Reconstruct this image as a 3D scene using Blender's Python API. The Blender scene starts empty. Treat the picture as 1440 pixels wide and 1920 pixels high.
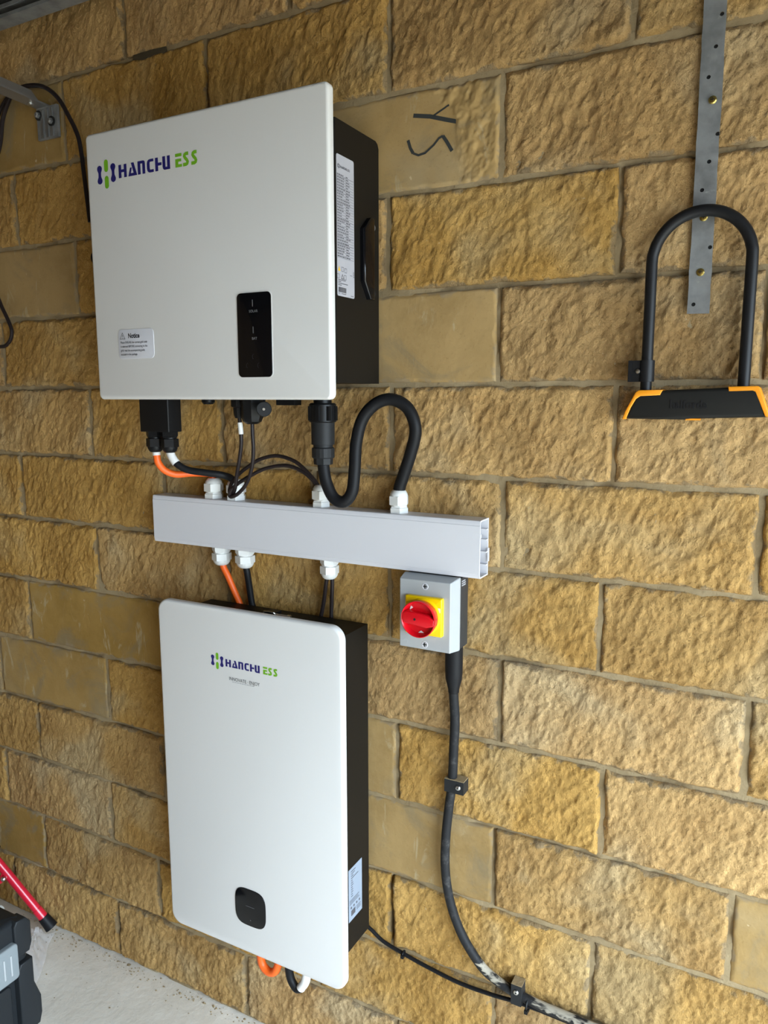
import bpy, bmesh, math, random
import numpy as np
from mathutils import Vector, Matrix

# ------------------------------------------------------------------ camera, world, light, exposure
sc = bpy.context.scene
C = sc.collection
YAW, PITCH, ROLL = -0.4912054, -0.1507127, -0.0010334
CAM = Vector((0.0, -1.3881, 1.5858))
cy_, sy_, cp_, sp_ = math.cos(YAW), math.sin(YAW), math.cos(PITCH), math.sin(PITCH)
fwd = Vector((sy_ * cp_, cy_ * cp_, sp_)); rgt = Vector((cy_, -sy_, 0)); upv = rgt.cross(fwd)
r2 = math.cos(ROLL) * rgt + math.sin(ROLL) * upv; u2 = -math.sin(ROLL) * rgt + math.cos(ROLL) * upv
cam_d = bpy.data.cameras.new('camera'); cam = bpy.data.objects.new('camera', cam_d); C.objects.link(cam)
cam.matrix_world = Matrix(((r2.x, u2.x, -fwd.x, CAM.x), (r2.y, u2.y, -fwd.y, CAM.y), (r2.z, u2.z, -fwd.z, CAM.z), (0, 0, 0, 1)))
cam_d.sensor_fit = 'VERTICAL'; cam_d.sensor_height = 36.0; cam_d.lens = 1432.66 / 1920 * 36.0
cam_d.clip_start = 0.02; cam_d.clip_end = 200
sc.camera = cam
sc.view_settings.view_transform = 'Standard'; sc.view_settings.look = 'None'
sc.cycles.max_bounces = 7; sc.cycles.diffuse_bounces = 5
sc.view_settings.exposure = 0.0; sc.view_settings.gamma = 1.0; sc.view_settings.use_curve_mapping = False

world = bpy.data.worlds.new('overcast_sky'); sc.world = world; world.use_nodes = True
bg = world.node_tree.nodes['Background']
bg.inputs[0].default_value = (0.75, 0.92, 1.08, 1)
# overcast sky: three times as bright overhead as at the horizon
wn = world.node_tree; tc = wn.nodes.new('ShaderNodeTexCoord'); sx = wn.nodes.new('ShaderNodeSeparateXYZ'); mr = wn.nodes.new('ShaderNodeMapRange')
mr.inputs['From Min'].default_value = 0.0; mr.inputs['From Max'].default_value = 1.0
mr.inputs['To Min'].default_value = 14.0; mr.inputs['To Max'].default_value = 25.0
wn.links.new(tc.outputs['Generated'], sx.inputs[0]); wn.links.new(sx.outputs['Z'], mr.inputs['Value']); wn.links.new(mr.outputs['Result'], bg.inputs[1])

DOOR_X = 1.5            # plane of the open garage doorway, right of the frame
pl = bpy.data.lights.new('doorway_daylight_portal', 'AREA'); pl.shape = 'RECTANGLE'; pl.size = 2.80; pl.size_y = 1.98
pl.cycles.is_portal = True
po = bpy.data.objects.new('doorway_daylight_portal', pl); C.objects.link(po)
po.location = (DOOR_X + 0.10, -1.40, 0.99); po.rotation_euler = (0, math.radians(90), 0)
po.rotation_euler = Matrix(((0, 0, 1), (1, 0, 0), (0, 1, 0))).to_euler()

# ------------------------------------------------------------------ helpers
def lin(r, g, b):
    f = lambda c: (c / 255) / 12.92 if c / 255 <= 0.04045 else ((c / 255 + 0.055) / 1.055) ** 2.4
    return (f(r), f(g), f(b), 1)

def mat(name, col, rough=0.5, metal=0.0, spec=0.5, bump=None, coat=0.0):
    m = bpy.data.materials.new(name); m.use_nodes = True
    nt = m.node_tree; b = nt.nodes['Principled BSDF']
    b.inputs['Base Color'].default_value = col if len(col) == 4 else (*col, 1)
    b.inputs['Roughness'].default_value = rough; b.inputs['Metallic'].default_value = metal
    b.inputs['Specular IOR Level'].default_value = spec; b.inputs['Coat Weight'].default_value = coat
    if bump:
        geo = nt.nodes.new('ShaderNodeNewGeometry'); n = nt.nodes.new('ShaderNodeTexNoise')
        n.inputs['Scale'].default_value = bump[0]; n.inputs['Detail'].default_value = 4
        bp = nt.nodes.new('ShaderNodeBump'); bp.inputs['Strength'].default_value = bump[1]; bp.inputs['Distance'].default_value = bump[2]
        nt.links.new(geo.outputs['Position'], n.inputs['Vector']); nt.links.new(n.outputs['Fac'], bp.inputs['Height'])
        nt.links.new(bp.outputs['Normal'], b.inputs['Normal'])
    return m

class G:
    """node graph shorthand on a material with a Principled BSDF"""
    def __init__(self, m):
        self.nt = m.node_tree; self.b = self.nt.nodes['Principled BSDF']
        self.pos = self.nt.nodes.new('ShaderNodeNewGeometry').outputs['Position']
    def n(self, t): return self.nt.nodes.new(t)
    def l(self, a, b): self.nt.links.new(a, b)
    def scaled(self, s, rot=(0, 0, 0)):
        v = self.n('ShaderNodeMapping'); v.inputs['Scale'].default_value = s; v.inputs['Rotation'].default_value = rot
        self.l(self.pos, v.inputs['Vector']); return v.outputs[0]
    def noise(self, scale, detail=4, rough=0.55, vec=None, dist=0.0):
        n = self.n('ShaderNodeTexNoise'); n.inputs['Scale'].default_value = scale; n.inputs['Detail'].default_value = detail
        n.inputs['Roughness'].default_value = rough; n.inputs['Distortion'].default_value = dist
        self.l(vec or self.pos, n.inputs['Vector']); return n.outputs['Fac']
    def ramp(self, fac, a, b, lo=0.0, hi=1.0):
        r = self.n('ShaderNodeMapRange'); r.inputs['From Min'].default_value = a; r.inputs['From Max'].default_value = b
        r.inputs['To Min'].default_value = lo; r.inputs['To Max'].default_value = hi; r.interpolation_type = 'SMOOTHSTEP'
        self.l(fac, r.inputs['Value']); return r.outputs['Result']
    def mix(self, fac, a, b, mode='MIX'):
        m = self.n('ShaderNodeMix'); m.data_type = 'RGBA'; m.blend_type = mode
        for sock, v in ((m.inputs[0], fac), (m.inputs[6], a), (m.inputs[7], b)):
            if hasattr(v, 'is_linked'): self.l(v, sock)
            else: sock.default_value = v if not isinstance(v, tuple) or len(v) == 4 else (*v, 1)
        return m.outputs[2]
    def math(self, op, a, b=None):
        m = self.n('ShaderNodeMath'); m.operation = op
        for i, v in enumerate((a, b)):
            if v is None: continue
            if hasattr(v, 'is_linked'): self.l(v, m.inputs[i])
            else: m.inputs[i].default_value = v
        return m.outputs[0]
    def bump(self, h, strength, dist, prev=None):
        b = self.n('ShaderNodeBump'); b.inputs['Strength'].default_value = strength; b.inputs['Distance'].default_value = dist
        self.l(h, b.inputs['Height'])
        if prev: self.l(prev, b.inputs['Normal'])
        return b.outputs['Normal']

def tag(o, label=None, cat=None, group=None, kind=None):
    if label: o['label'] = label
    if cat: o['category'] = cat
    if group: o['group'] = group
    if kind: o['kind'] = kind
    return o

def empty(name, loc, label, cat, group=None):
    o = bpy.data.objects.new(name, None); C.objects.link(o); o.location = loc; o.empty_display_size = 0.03
    return tag(o, label, cat, group)

class MB:
    """collects geometry given in world coordinates; build() links it as ONE mesh object"""
    def __init__(s): s.v = []; s.f = []
    def add(s, vs, fs):
        o = len(s.v); s.v += [tuple(v) for v in vs]; s.f += [tuple(i + o for i in f) for f in fs]; return s
    def box(s, x0, x1, y0, y1, z0, z1):
        v = [(x, y, z) for z in (z0, z1) for y in (y0, y1) for x in (x0, x1)]
        return s.add(v, [(0, 2, 3, 1), (4, 5, 7, 6), (0, 1, 5, 4), (2, 6, 7, 3), (0, 4, 6, 2), (1, 3, 7, 5)])
    def prism(s, out, h0, h1, mp, b0=0.0, b1=0.0, seg=3):
        """outline (u,v) extruded h0->h1; b0/b1 = edge rounding at the two ends; mp(u,v,h)->xyz"""
        out = [Vector(p) for p in out]; n = len(out)
        area = sum(out[i].x * out[(i + 1) % n].y - out[(i + 1) % n].x * out[i].y for i in range(n))
        if area < 0: out.reverse()
        nor = []
        for i in range(n):
            e1 = (out[i] - out[i - 1]).normalized(); e2 = (out[(i + 1) % n] - out[i]).normalized()
            n1 = Vector((e1.y, -e1.x)); n2 = Vector((e2.y, -e2.x)); d = n1 + n2
            d = d / max(0.3, (1 + n1.dot(n2)))
            nor.append(d)
        sg = 1 if h1 > h0 else -1
        rings = []
        if b0 > 0:
            for k in range(seg + 1):
                t = k / seg * math.pi / 2; rings.append((-b0 * (1 - math.sin(t)), h0 + sg * b0 * (1 - math.cos(t))))
        else: rings.append((0, h0))
        if b1 > 0:
            for k in range(seg + 1):
                t = k / seg * math.pi / 2; rings.append((-b1 * (1 - math.cos(t)), h1 - sg * b1 * (1 - math.sin(t))))
        else: rings.append((0, h1))
        vs = []
        for off, h in rings:
            for i in range(n):
                q = out[i] + nor[i] * off; vs.append(mp(q.x, q.y, h))
        fs = []
        for k in range(len(rings) - 1):
            for i in range(n):
                j = (i + 1) % n; fs.append((k * n + i, k * n + j, (k + 1) * n + j, (k + 1) * n + i))
        fs.append(tuple(range(n - 1, -1, -1))); m = (len(rings) - 1) * n; fs.append(tuple(range(m, m + n)))
        return s.add(vs, fs)
    def py(s, out, yb, yf, bf=0.0, bb=0.0, seg=3):      # xz outline, back y -> front y (towards the viewer, -y)
        return s.prism(out, yb, yf, lambda u, v, h: (u, h, v), bb, bf, seg)
    def px(s, out, x0, x1, b=0.0, seg=3):               # yz outline extruded along x
        return s.prism(out, x0, x1, lambda u, v, h: (h, u, v), 0, b, seg)
    def pz(s, out, z0, z1, b0=0.0, b1=0.0, seg=3):      # xy outline extruded along z
        return s.prism(out, z0, z1, lambda u, v, h: (u, v, h), b0, b1, seg)
    def flat(s, polys, mp):                             # printed shapes: thin faces
        for p in polys: s.add([mp(*q) for q in p], [tuple(range(len(p)))])
        return s
    def tube(s, pts, r, n=12, res=6, caps=True):
        P = smooth_path(pts, res) if res > 1 else [Vector(p) for p in pts]
        m = len(P); rad = r if callable(r) else (lambda t: r)
        T = [(P[min(i + 1, m - 1)] - P[max(i - 1, 0)]).normalized() for i in range(m)]
        N = T[0].orthogonal().normalized(); vs = []
        for i in range(m):
            if i: N = (N - T[i] * N.dot(T[i])).normalized()
            B = T[i].cross(N); q = rad(i / (m - 1))
            for k in range(n):
                a = 2 * math.pi * k / n; vs.append(P[i] + N * (q * math.cos(a)) + B * (q * math.sin(a)))
        fs = [(i * n + k, i * n + (k + 1) % n, (i + 1) * n + (k + 1) % n, (i + 1) * n + k) for i in range(m - 1) for k in range(n)]
        if caps: fs.append(tuple(range(n - 1, -1, -1))); fs.append(tuple(range((m - 1) * n, m * n)))
        return s.add(vs, fs)
    def lathe(s, prof, org, axis, n=24, rot=0.0):
        """prof = [(h, r)] along axis from org"""
        A = Vector(axis).normalized(); N = A.orthogonal().normalized(); B = A.cross(N); O = Vector(org); vs = []
        for h, r in prof:
            for k in range(n):
                a = 2 * math.pi * k / n + rot; vs.append(O + A * h + N * (r * math.cos(a)) + B * (r * math.sin(a)))
        m = len(prof)
        fs = [(i * n + k, i * n + (k + 1) % n, (i + 1) * n + (k + 1) % n, (i + 1) * n + k) for i in range(m - 1) for k in range(n)]
        fs.append(tuple(range(n - 1, -1, -1))); fs.append(tuple(range((m - 1) * n, m * n)))
        return s.add(vs, fs)
    def build(s, name, material, parent=None, ang=35, recalc=True, origin=None):
        me = bpy.data.meshes.new(name)
        base = Vector(origin) if origin is not None else Vector((0, 0, 0))
        if parent is not None:
            q = parent
            while q is not None: base = base + q.location; q = q.parent
        me.from_pydata([Vector(v) - base for v in s.v], [], s.f)
        if recalc:
            bm = bmesh.new(); bm.from_mesh(me); bmesh.ops.recalc_face_normals(bm, faces=bm.faces); bm.to_mesh(me); bm.free()
        me.polygons.foreach_set('use_smooth', [True] * len(me.polygons))
        me.set_sharp_from_angle(angle=math.radians(ang))
        me.materials.append(material); me.update()
        o = bpy.data.objects.new(name, me); C.objects.link(o)
        if parent is not None: o.parent = parent
        elif origin is not None: o.location = origin
        return o

def smooth_path(pts, res):
    P = [Vector(p) for p in pts]; Q = [2 * P[0] - P[1]] + P + [2 * P[-1] - P[-2]]; out = []
    for i in range(1, len(Q) - 2):
        for k in range(res):
            t = k / res; a, b, c, d = Q[i - 1], Q[i], Q[i + 1], Q[i + 2]
            out.append(0.5 * ((2 * b) + (c - a) * t + (2 * a - 5 * b + 4 * c - d) * t * t + (3 * b - a - 3 * c + d) * t ** 3))
    out.append(P[-1]); return out

def rrect(x0, x1, z0, z1, r, n=6):
    o = []
    for cx, cz, a0 in ((x1 - r, z1 - r, 0), (x0 + r, z1 - r, 90), (x0 + r, z0 + r, 180), (x1 - r, z0 + r, 270)):
        for k in range(n + 1):
            a = math.radians(a0 + 90 * k / n); o.append((cx + r * math.cos(a), cz + r * math.sin(a)))
    return o

def disc(cx, cz, r, n=20): return [(cx + r * math.cos(2 * math.pi * k / n), cz + r * math.sin(2 * math.pi * k / n)) for k in range(n)]

def stroke(pts, w, closed=False):
    """thick polyline as a mitred ribbon of quads"""
    P = [Vector(p) for p in pts]; n = len(P); L = []; R_ = []
    for i in range(n):
        e1 = (P[i] - P[i - 1]).normalized() if (i or closed) else None
        e2 = (P[(i + 1) % n] - P[i]).normalized() if (i < n - 1 or closed) else None
        e1 = e1 or e2; e2 = e2 or e1
        m = Vector((-e1.y, e1.x)) + Vector((-e2.y, e2.x)); m = m / max(0.5, 1 + e1.dot(e2)) * (w / 2)
        L.append(tuple(P[i] + m)); R_.append(tuple(P[i] - m))
    return [[R_[i], R_[(i + 1) % n], L[(i + 1) % n], L[i]] for i in range(n if closed else n - 1)]

def text_polys(s, size, x=0, z=0, align='LEFT', sx=1.0, bold=0.0):
    """flat lettering as polygons in (u,v)"""
    cu = bpy.data.curves.new('lettering', 'FONT'); cu.body = s; cu.size = size; cu.align_x = align; cu.offset = bold; cu.resolution_u = 3
    ob = bpy.data.objects.new('lettering_tmp', cu); C.objects.link(ob)
    dg = bpy.context.evaluated_depsgraph_get(); dg.update()
    me = bpy.data.meshes.new_from_object(ob.evaluated_get(dg))
    V = [(v.co.x * sx + x, v.co.y + z) for v in me.vertices]
    out = [[V[i] for i in p.vertices] for p in me.polygons]
    bpy.data.objects.remove(ob); bpy.data.curves.remove(cu); bpy.data.meshes.remove(me)
    return out

# ------------------------------------------------------------------ materials
def stone_material(name, c_dark, c_light, c_dust, smooth):
    m = mat(name, c_light, 0.9, spec=0.2); g = G(m)
    rnd = g.n('ShaderNodeObjectInfo').outputs['Random']
    big = g.noise(5.0, 5, 0.6); fine = g.noise(70 if not smooth else 30, 5, 0.65)
    col = g.mix(g.ramp(big, 0.3, 0.7), c_dark, c_light)
    col = g.mix(g.ramp(fine, 0.35, 0.75, 0, 0.6), col, c_light)
    col = g.mix(g.ramp(g.noise(3.3, 3, 0.5, dist=0.6), 0.50, 0.70, 0, 0.65), col, c_dust)
    hs = g.n('ShaderNodeHueSaturation'); g.l(col, hs.inputs['Color'])
    g.l(g.ramp(rnd, 0, 1, 0.92, 1.08), hs.inputs['Value']); g.l(g.ramp(g.math('FRACT', g.math('MULTIPLY', rnd, 7.3)), 0, 1, 0.93, 1.07), hs.inputs['Saturation'])
    col = hs.outputs[0]
    # pale quartz flecks and scuffs, dark pits
    col = g.mix(g.ramp(g.noise(160 if not smooth else 55, 2, 0.5), 0.70 if not smooth else 0.74, 0.80, 0, 0.7), col, (0.56, 0.43, 0.26))
    col = g.mix(g.ramp(g.noise(200, 3, 0.6), 0.60, 0.74, 0, 0.60 if not smooth else 0.2), col, (0.12, 0.065, 0.022))
    if smooth:
        sv = g.scaled((1.0, 1.0, 0.28), (0, 0.25, 0))
        col = g.mix(g.ramp(g.noise(26, 6, 0.7, vec=sv, dist=0.8), 0.575, 0.68, 0, 0.8), col, (0.42, 0.33, 0.19))
        col = g.mix(g.ramp(g.noise(6.5, 5, 0.65, dist=1.0), 0.50, 0.70, 0, 0.60), col, (0.21, 0.17, 0.105))
    # smears of mortar left along the block edges
    at = g.n('ShaderNodeAttribute'); at.attribute_name = 'edge'
    sm = g.math('ADD', at.outputs['Fac'], g.ramp(g.noise(28, 4, 0.6, dist=0.5), 0.2, 0.8, -0.010, 0.014))
    col = g.mix(g.ramp(sm, 0.000, 0.007, 0.75, 0.0), col, (0.27, 0.205, 0.125))
    g.l(col, g.b.inputs['Base Color'])
    v = g.scaled((1.0, 1.0, 0.70), (0, 0.35, 0))
    if smooth:
        nb = g.bump(g.noise(120, 5, 0.6), 0.5, 0.0015); nb = g.bump(g.noise(14, 4, 0.5), 0.5, 0.004, nb)
    else:
        nb = g.bump(g.noise(95, 6, 0.74, vec=v, dist=0.25), 0.90, 0.010)
        nb = g.bump(g.noise(330, 4, 0.65, vec=v), 0.9, 0.0036, nb)
    g.l(nb, g.b.inputs['Normal']); return m

M = {}
M['stone'] = stone_material('split_sandstone', (0.43, 0.240, 0.074), (0.635, 0.388, 0.140), (0.575, 0.435, 0.240), False)
M['sawn'] = stone_material('sawn_sandstone', (0.285, 0.175, 0.055), (0.385, 0.246, 0.088), (0.355, 0.268, 0.145), True)
def mortar_material():
    m = mat('mortar', (0.4, 0.32, 0.22), 0.95, spec=0.15); g = G(m)
    col = g.mix(g.ramp(g.noise(9, 5, 0.6), 0.3, 0.7), (0.24, 0.175, 0.094), (0.34, 0.260, 0.150))
    col = g.mix(g.ramp(g.noise(120, 3, 0.6), 0.6, 0.78, 0, 0.5), col, (0.14, 0.10, 0.06))
    g.l(col, g.b.inputs['Base Color'])
    nb = g.bump(g.noise(60, 5, 0.6), 0.6, 0.004); nb = g.bump(g.noise(350, 3, 0.6), 0.5, 0.0012, nb); g.l(nb, g.b.inputs['Normal']); return m
M['mortar'] = mortar_material()
def concrete_material():
    m = mat('concrete_floor', (0.5, 0.48, 0.42), 0.85, spec=0.25); g = G(m)
    col = g.mix(g.ramp(g.noise(4, 5, 0.6), 0.3, 0.7), (0.72, 0.665, 0.570), (0.86, 0.81, 0.715))
    col = g.mix(g.ramp(g.noise(60, 3, 0.6), 0.62, 0.74, 0, 0.5), col, (0.84, 0.83, 0.78))
    col = g.mix(g.ramp(g.noise(90, 2, 0.5), 0.70, 0.76, 0, 0.6), col, (0.30, 0.27, 0.22))
    g.l(col, g.b.inputs['Base Color'])
    nb = g.bump(g.noise(40, 5, 0.6), 0.4, 0.003); nb = g.bump(g.noise(300, 3, 0.6), 0.3, 0.001, nb); g.l(nb, g.b.inputs['Normal']); return m
M['floor'] = concrete_material()
M['paving'] = mat('outside_paving', (0.25, 0.20, 0.135), 0.9, bump=(12, 0.4, 0.01))
M['render'] = mat('painted_blockwork', (0.18, 0.114, 0.056), 0.9, bump=(40, 0.5, 0.006))
M['ceiling'] = mat('ceiling_board', (0.11, 0.085, 0.06), 0.9, bump=(20, 0.3, 0.004))
M['white'] = mat('white_powder_coat', (0.665, 0.655, 0.640), 0.38, spec=0.45, bump=(900, 0.08, 0.0004))
M['black_metal'] = mat('black_powder_coat', (0.0095, 0.0078, 0.0060), 0.5, spec=0.14, bump=(1200, 0.2, 0.0003))
M['black_gloss'] = mat('black_glass', (0.003, 0.003, 0.004), 0.12, spec=0.35)
M['black_plastic'] = mat('black_plastic', (0.007, 0.007, 0.0075), 0.38, spec=0.18)
M['dark_grey'] = mat('dark_grey_plastic', (0.017, 0.0175, 0.0185), 0.5, spec=0.2)
M['black_rubber'] = mat('black_cable_sheath', (0.009, 0.009, 0.010), 0.48, spec=0.16)
M['pvc'] = mat('white_pvc', (0.62, 0.615, 0.645), 0.42, spec=0.45)
M['nylon'] = mat('white_nylon', (0.66, 0.66, 0.64), 0.4, spec=0.4)
M['sleeve'] = mat('white_sleeve', (0.70, 0.69, 0.67), 0.6)
M['orange'] = mat('orange_cable_sheath', (0.86, 0.13, 0.015), 0.42, spec=0.4)
M['navy'] = mat('navy_print', (0.012, 0.010, 0.13), 0.5)
M['green'] = mat('green_print', (0.155, 0.40, 0.012), 0.5)
M['ink'] = mat('black_print', (0.02, 0.02, 0.025), 0.6)
M['grey_ink'] = mat('grey_print', (0.33, 0.33, 0.35), 0.6)
M['pale_ink'] = mat('pale_grey_print', (0.15, 0.15, 0.16), 0.6)
M['faint_ink'] = mat('faint_print', (0.022, 0.022, 0.026), 0.5)
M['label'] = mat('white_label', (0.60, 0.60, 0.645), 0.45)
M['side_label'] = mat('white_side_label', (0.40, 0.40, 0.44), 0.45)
M['label_ink'] = mat('label_print', (0.07, 0.07, 0.08), 0.6)
M['blue_label'] = mat('pale_blue_label', (0.24, 0.285, 0.35), 0.4)
M['yellow_ink'] = mat('yellow_print', (0.75, 0.45, 0.02), 0.5)
M['iso_grey'] = mat('grey_polycarbonate', (0.37, 0.385, 0.39), 0.42, spec=0.4)
M['iso_base'] = mat('charcoal_polycarbonate', (0.035, 0.034, 0.034), 0.5, spec=0.2)
M['yellow'] = mat('yellow_plastic', (0.86, 0.56, 0.0), 0.32, spec=0.5)
M['red'] = mat('red_plastic', (0.62, 0.004, 0.012), 0.28, spec=0.5)
M['chrome'] = mat('bright_steel', (0.62, 0.62, 0.60), 0.28, metal=1.0)
M['zinc'] = mat('dull_zinc', (0.36, 0.36, 0.36), 0.45, metal=0.85, bump=(60, 0.2, 0.001))
M['brass'] = mat('yellow_passivated_screw', (0.52, 0.40, 0.12), 0.3, metal=1.0)
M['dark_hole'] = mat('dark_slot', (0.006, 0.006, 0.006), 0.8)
def galv_material():
    m = mat('galvanised_strap', (0.3, 0.31, 0.32), 0.5, metal=0.55, spec=0.4); g = G(m)
    col = g.mix(g.ramp(g.noise(25, 4, 0.6), 0.3, 0.7), (0.22, 0.225, 0.23), (0.33, 0.34, 0.345))
    col = g.mix(g.ramp(g.noise(70, 4, 0.6, vec=g.scaled((0.4, 1, 1))), 0.66, 0.75, 0, 0.5), col, (0.5, 0.5, 0.48))
    g.l(col, g.b.inputs['Base Color']); g.l(g.ramp(g.noise(40, 4), 0.3, 0.7, 0.42, 0.6), g.b.inputs['Roughness']); return m
M['galv'] = galv_material()
M['lock_tube'] = mat('black_vinyl_coating', (0.012, 0.012, 0.013), 0.42, spec=0.2)
M['lock_body'] = mat('black_lock_shell', (0.013, 0.0125, 0.011), 0.55, spec=0.2, bump=(500, 0.15, 0.0004))
M['lock_orange'] = mat('orange_lock_trim', (0.83, 0.29, 0.006), 0.5)
M['charcoal'] = mat('charcoal_crayon', (0.030, 0.032, 0.030), 0.95)
M['brown_wire'] = mat('brown_black_wire', (0.020, 0.014, 0.014), 0.4, spec=0.2)
M['door_dark'] = mat('dark_door_underside', (0.012, 0.011, 0.010), 0.7)
M['tool_red'] = mat('red_painted_tube', (0.62, 0.012, 0.035), 0.3, spec=0.5, coat=0.3)
M['tool_black'] = mat('black_toolbox_plastic', (0.016, 0.018, 0.020), 0.42, spec=0.2, bump=(200, 0.15, 0.0006))
M['tool_grey'] = mat('grey_latch_plastic', (0.20, 0.225, 0.235), 0.45)
M['teal'] = mat('teal_plastic', (0.10, 0.30, 0.30), 0.5)
M['cloth'] = mat('pale_grey_rag', (0.50, 0.50, 0.46), 0.9, bump=(80, 0.5, 0.003))
def dusty_cable():
    m = mat('dusty_black_cable_sheath', (0.02, 0.02, 0.022), 0.6, spec=0.2); g = G(m)
    sp = g.n('ShaderNodeSeparateXYZ'); g.l(g.pos, sp.inputs[0])
    col = g.mix(g.ramp(g.noise(45, 5, 0.7), 0.52, 0.75, 0, 0.45), (0.014, 0.014, 0.015), (0.11, 0.105, 0.10))
    # splashes of pale wall paint on the lower run
    low = g.ramp(sp.outputs['Z'], 0.62, 0.37, 0.0, 1.0)
    spl = g.ramp(g.math('ADD', g.noise(22, 4, 0.6, vec=g.scaled((0.35, 1, 1.2))), g.math('MULTIPLY', g.math('SUBTRACT', low, 1.0), 0.35)), 0.47, 0.53, 0, 0.9)
    sn = g.n('ShaderNodeSeparateXYZ'); g.l(g.n('ShaderNodeNewGeometry').outputs['Normal'], sn.inputs[0])
    spl = g.math('MULTIPLY', spl, g.ramp(g.math('ADD', sn.outputs['Z'], g.ramp(g.noise(60, 4, 0.6), 0.3, 0.7, -0.5, 0.5)), -0.15, 0.15, 0.0, 1.0))   # paint dripped onto the upper side
    col = g.mix(spl, col, (0.36, 0.32, 0.25)); g.l(col, g.b.inputs['Base Color']); return m
M['dusty'] = dusty_cable()
def film_material():
    m = mat('clear_plastic_film', (0.80, 0.78, 0.80), 0.12, spec=0.6); b = m.node_tree.nodes['Principled BSDF']
    nt = m.node_tree; tr = nt.nodes.new('ShaderNodeBsdfTransparent'); mx = nt.nodes.new('ShaderNodeMixShader')
    out = nt.nodes['Material Output']; mx.inputs[0].default_value = 0.22
    nt.links.new(tr.outputs[0], mx.inputs[1]); nt.links.new(b.outputs[0], mx.inputs[2]); nt.links.new(mx.outputs[0], out.inputs['Surface']); return m
M['film'] = film_material()

# ------------------------------------------------------------------ the stone wall
rng = np.random.default_rng(7)
TAB = rng.random((256, 256))
def vnoise(x, z):
    xi = np.floor(x).astype(int); zi = np.floor(z).astype(int); fx = x - xi; fz = z - zi
    fx = fx * fx * fx * (fx * (fx * 6 - 15) + 10); fz = fz * fz * fz * (fz * (fz * 6 - 15) + 10)
    a = TAB[xi & 255, zi & 255]; b = TAB[(xi + 1) & 255, zi & 255]; c = TAB[xi & 255, (zi + 1) & 255]; d = TAB[(xi + 1) & 255, (zi + 1) & 255]
    return (a * (1 - fx) + b * fx) * (1 - fz) + (c * (1 - fx) + d * fx) * fz
def fbm(x, z, s, oct=4, gain=0.5, off=0.0, ridge=False):
    t = 0; amp = 1; tot = 0
    for k in range(oct):
        n = vnoise(x * s + off + 17.3 * k, z * s - off * 1.7 + 31.7 * k)
        if ridge: n = 1 - np.abs(2 * n - 1)
        t = t + amp * n; tot += amp; amp *= gain; s *= 2.03
    return t / tot
def sstep(t): t = np.clip(t, 0, 1); return t * t * (3 - 2 * t)

BED = [2.55, 2.3467, 2.1553, 1.9707, 1.7876, 1.6077, 1.4298, 1.2526, 1.075, 0.8951, 0.7135, 0.5348, 0.3564, 0.1785, 0.0]
JOINTS = [
    [-2.29, -1.85, -1.409, -0.957, -0.515, -0.07, 0.37],
    [-2.07, -1.624, -1.173, -0.728, -0.278, 0.165, 0.61],
    [-2.27, -1.82, -1.38, -0.94, -0.500, -0.058, 0.385],
    [-2.06, -1.613, -1.17, -0.730, -0.286, 0.155, 0.60],
    [-2.35, -1.912, -1.44, -0.97, -0.498, -0.053, 0.39],
    [-2.03, -1.589, -1.159, -0.722, -0.279, 0.163, 0.60],
    [-2.32, -1.875, -1.348, -0.91, -0.481, -0.039, 0.40],
    [-2.03, -1.592, -1.155, -0.727, -0.290, 0.155, 0.60],
    [-2.32, -1.881, -1.375, -0.92, -0.478, -0.035, 0.40],
    [-2.03, -1.583, -1.14, -0.707, -0.272, 0.17, 0.61],
    [-2.32, -1.877, -1.39, -0.93, -0.484, -0.039, 0.40],
    [-2.04, -1.599, -1.15, -0.720, -0.278, 0.165, 0.61],
    [-2.33, -1.888, -1.43, -0.92, -0.478, -0.035, 0.40],
    [-2.04, -1.594, -1.14, -0.71, -0.27, 0.17, 0.61]]
SAWN = {(1, -2.07), (3, -2.06), (4, -0.97), (8, -1.881), (9, -2.03), (9, -1.14), (10, -0.93), (10, -0.039), (12, -2.33), (12, -2.66)}
PART_SAWN = {(2, -0.94)}
XL, XR, ZT = -2.66, DOOR_X, 2.75

def mortar_wall():
    st = 0.010
    xs = np.arange(XL, XR + 1e-6, st); zs = np.arange(0, ZT + 1e-6, st); X, Z = np.meshgrid(xs, zs)
    Y = -0.0034 - 0.003 * (fbm(X, Z, 22, 3, off=3) - 0.5) - 0.002 * (fbm(X, Z, 5, 2, off=9) - 0.5)
    Y = Y + 0.006 * sstep((fbm(X, Z, 7, 3, off=21) - 0.56) / 0.10)                                  # stretches where the pointing has been raked out
    Y = np.where((np.abs(X + 0.720) < 0.0095) & (Z > 0.372) & (Z < 0.522), 0.030, Y)                # one open perpend
    V = np.stack([X, Y, Z], -1).reshape(-1, 3); nx = len(xs); nz = len(zs)
    i = np.arange(nz - 1)[:, None] * nx + np.arange(nx - 1)[None]; F = np.stack([i, i + 1, i + 1 + nx, i + nx], -1).reshape(-1, 4)
    me = bpy.data.meshes.new('wall_back'); me.from_pydata(V, [], F); me.polygons.foreach_set('use_smooth', [True] * len(me.polygons)); me.materials.append(M['mortar'])
    o = bpy.data.objects.new('wall_back', me); C.objects.link(o)
    return tag(o, 'coursed wall of split-faced tan sandstone blocks with grey mortar joints', 'wall', kind='structure')
wall = mortar_wall()

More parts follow.
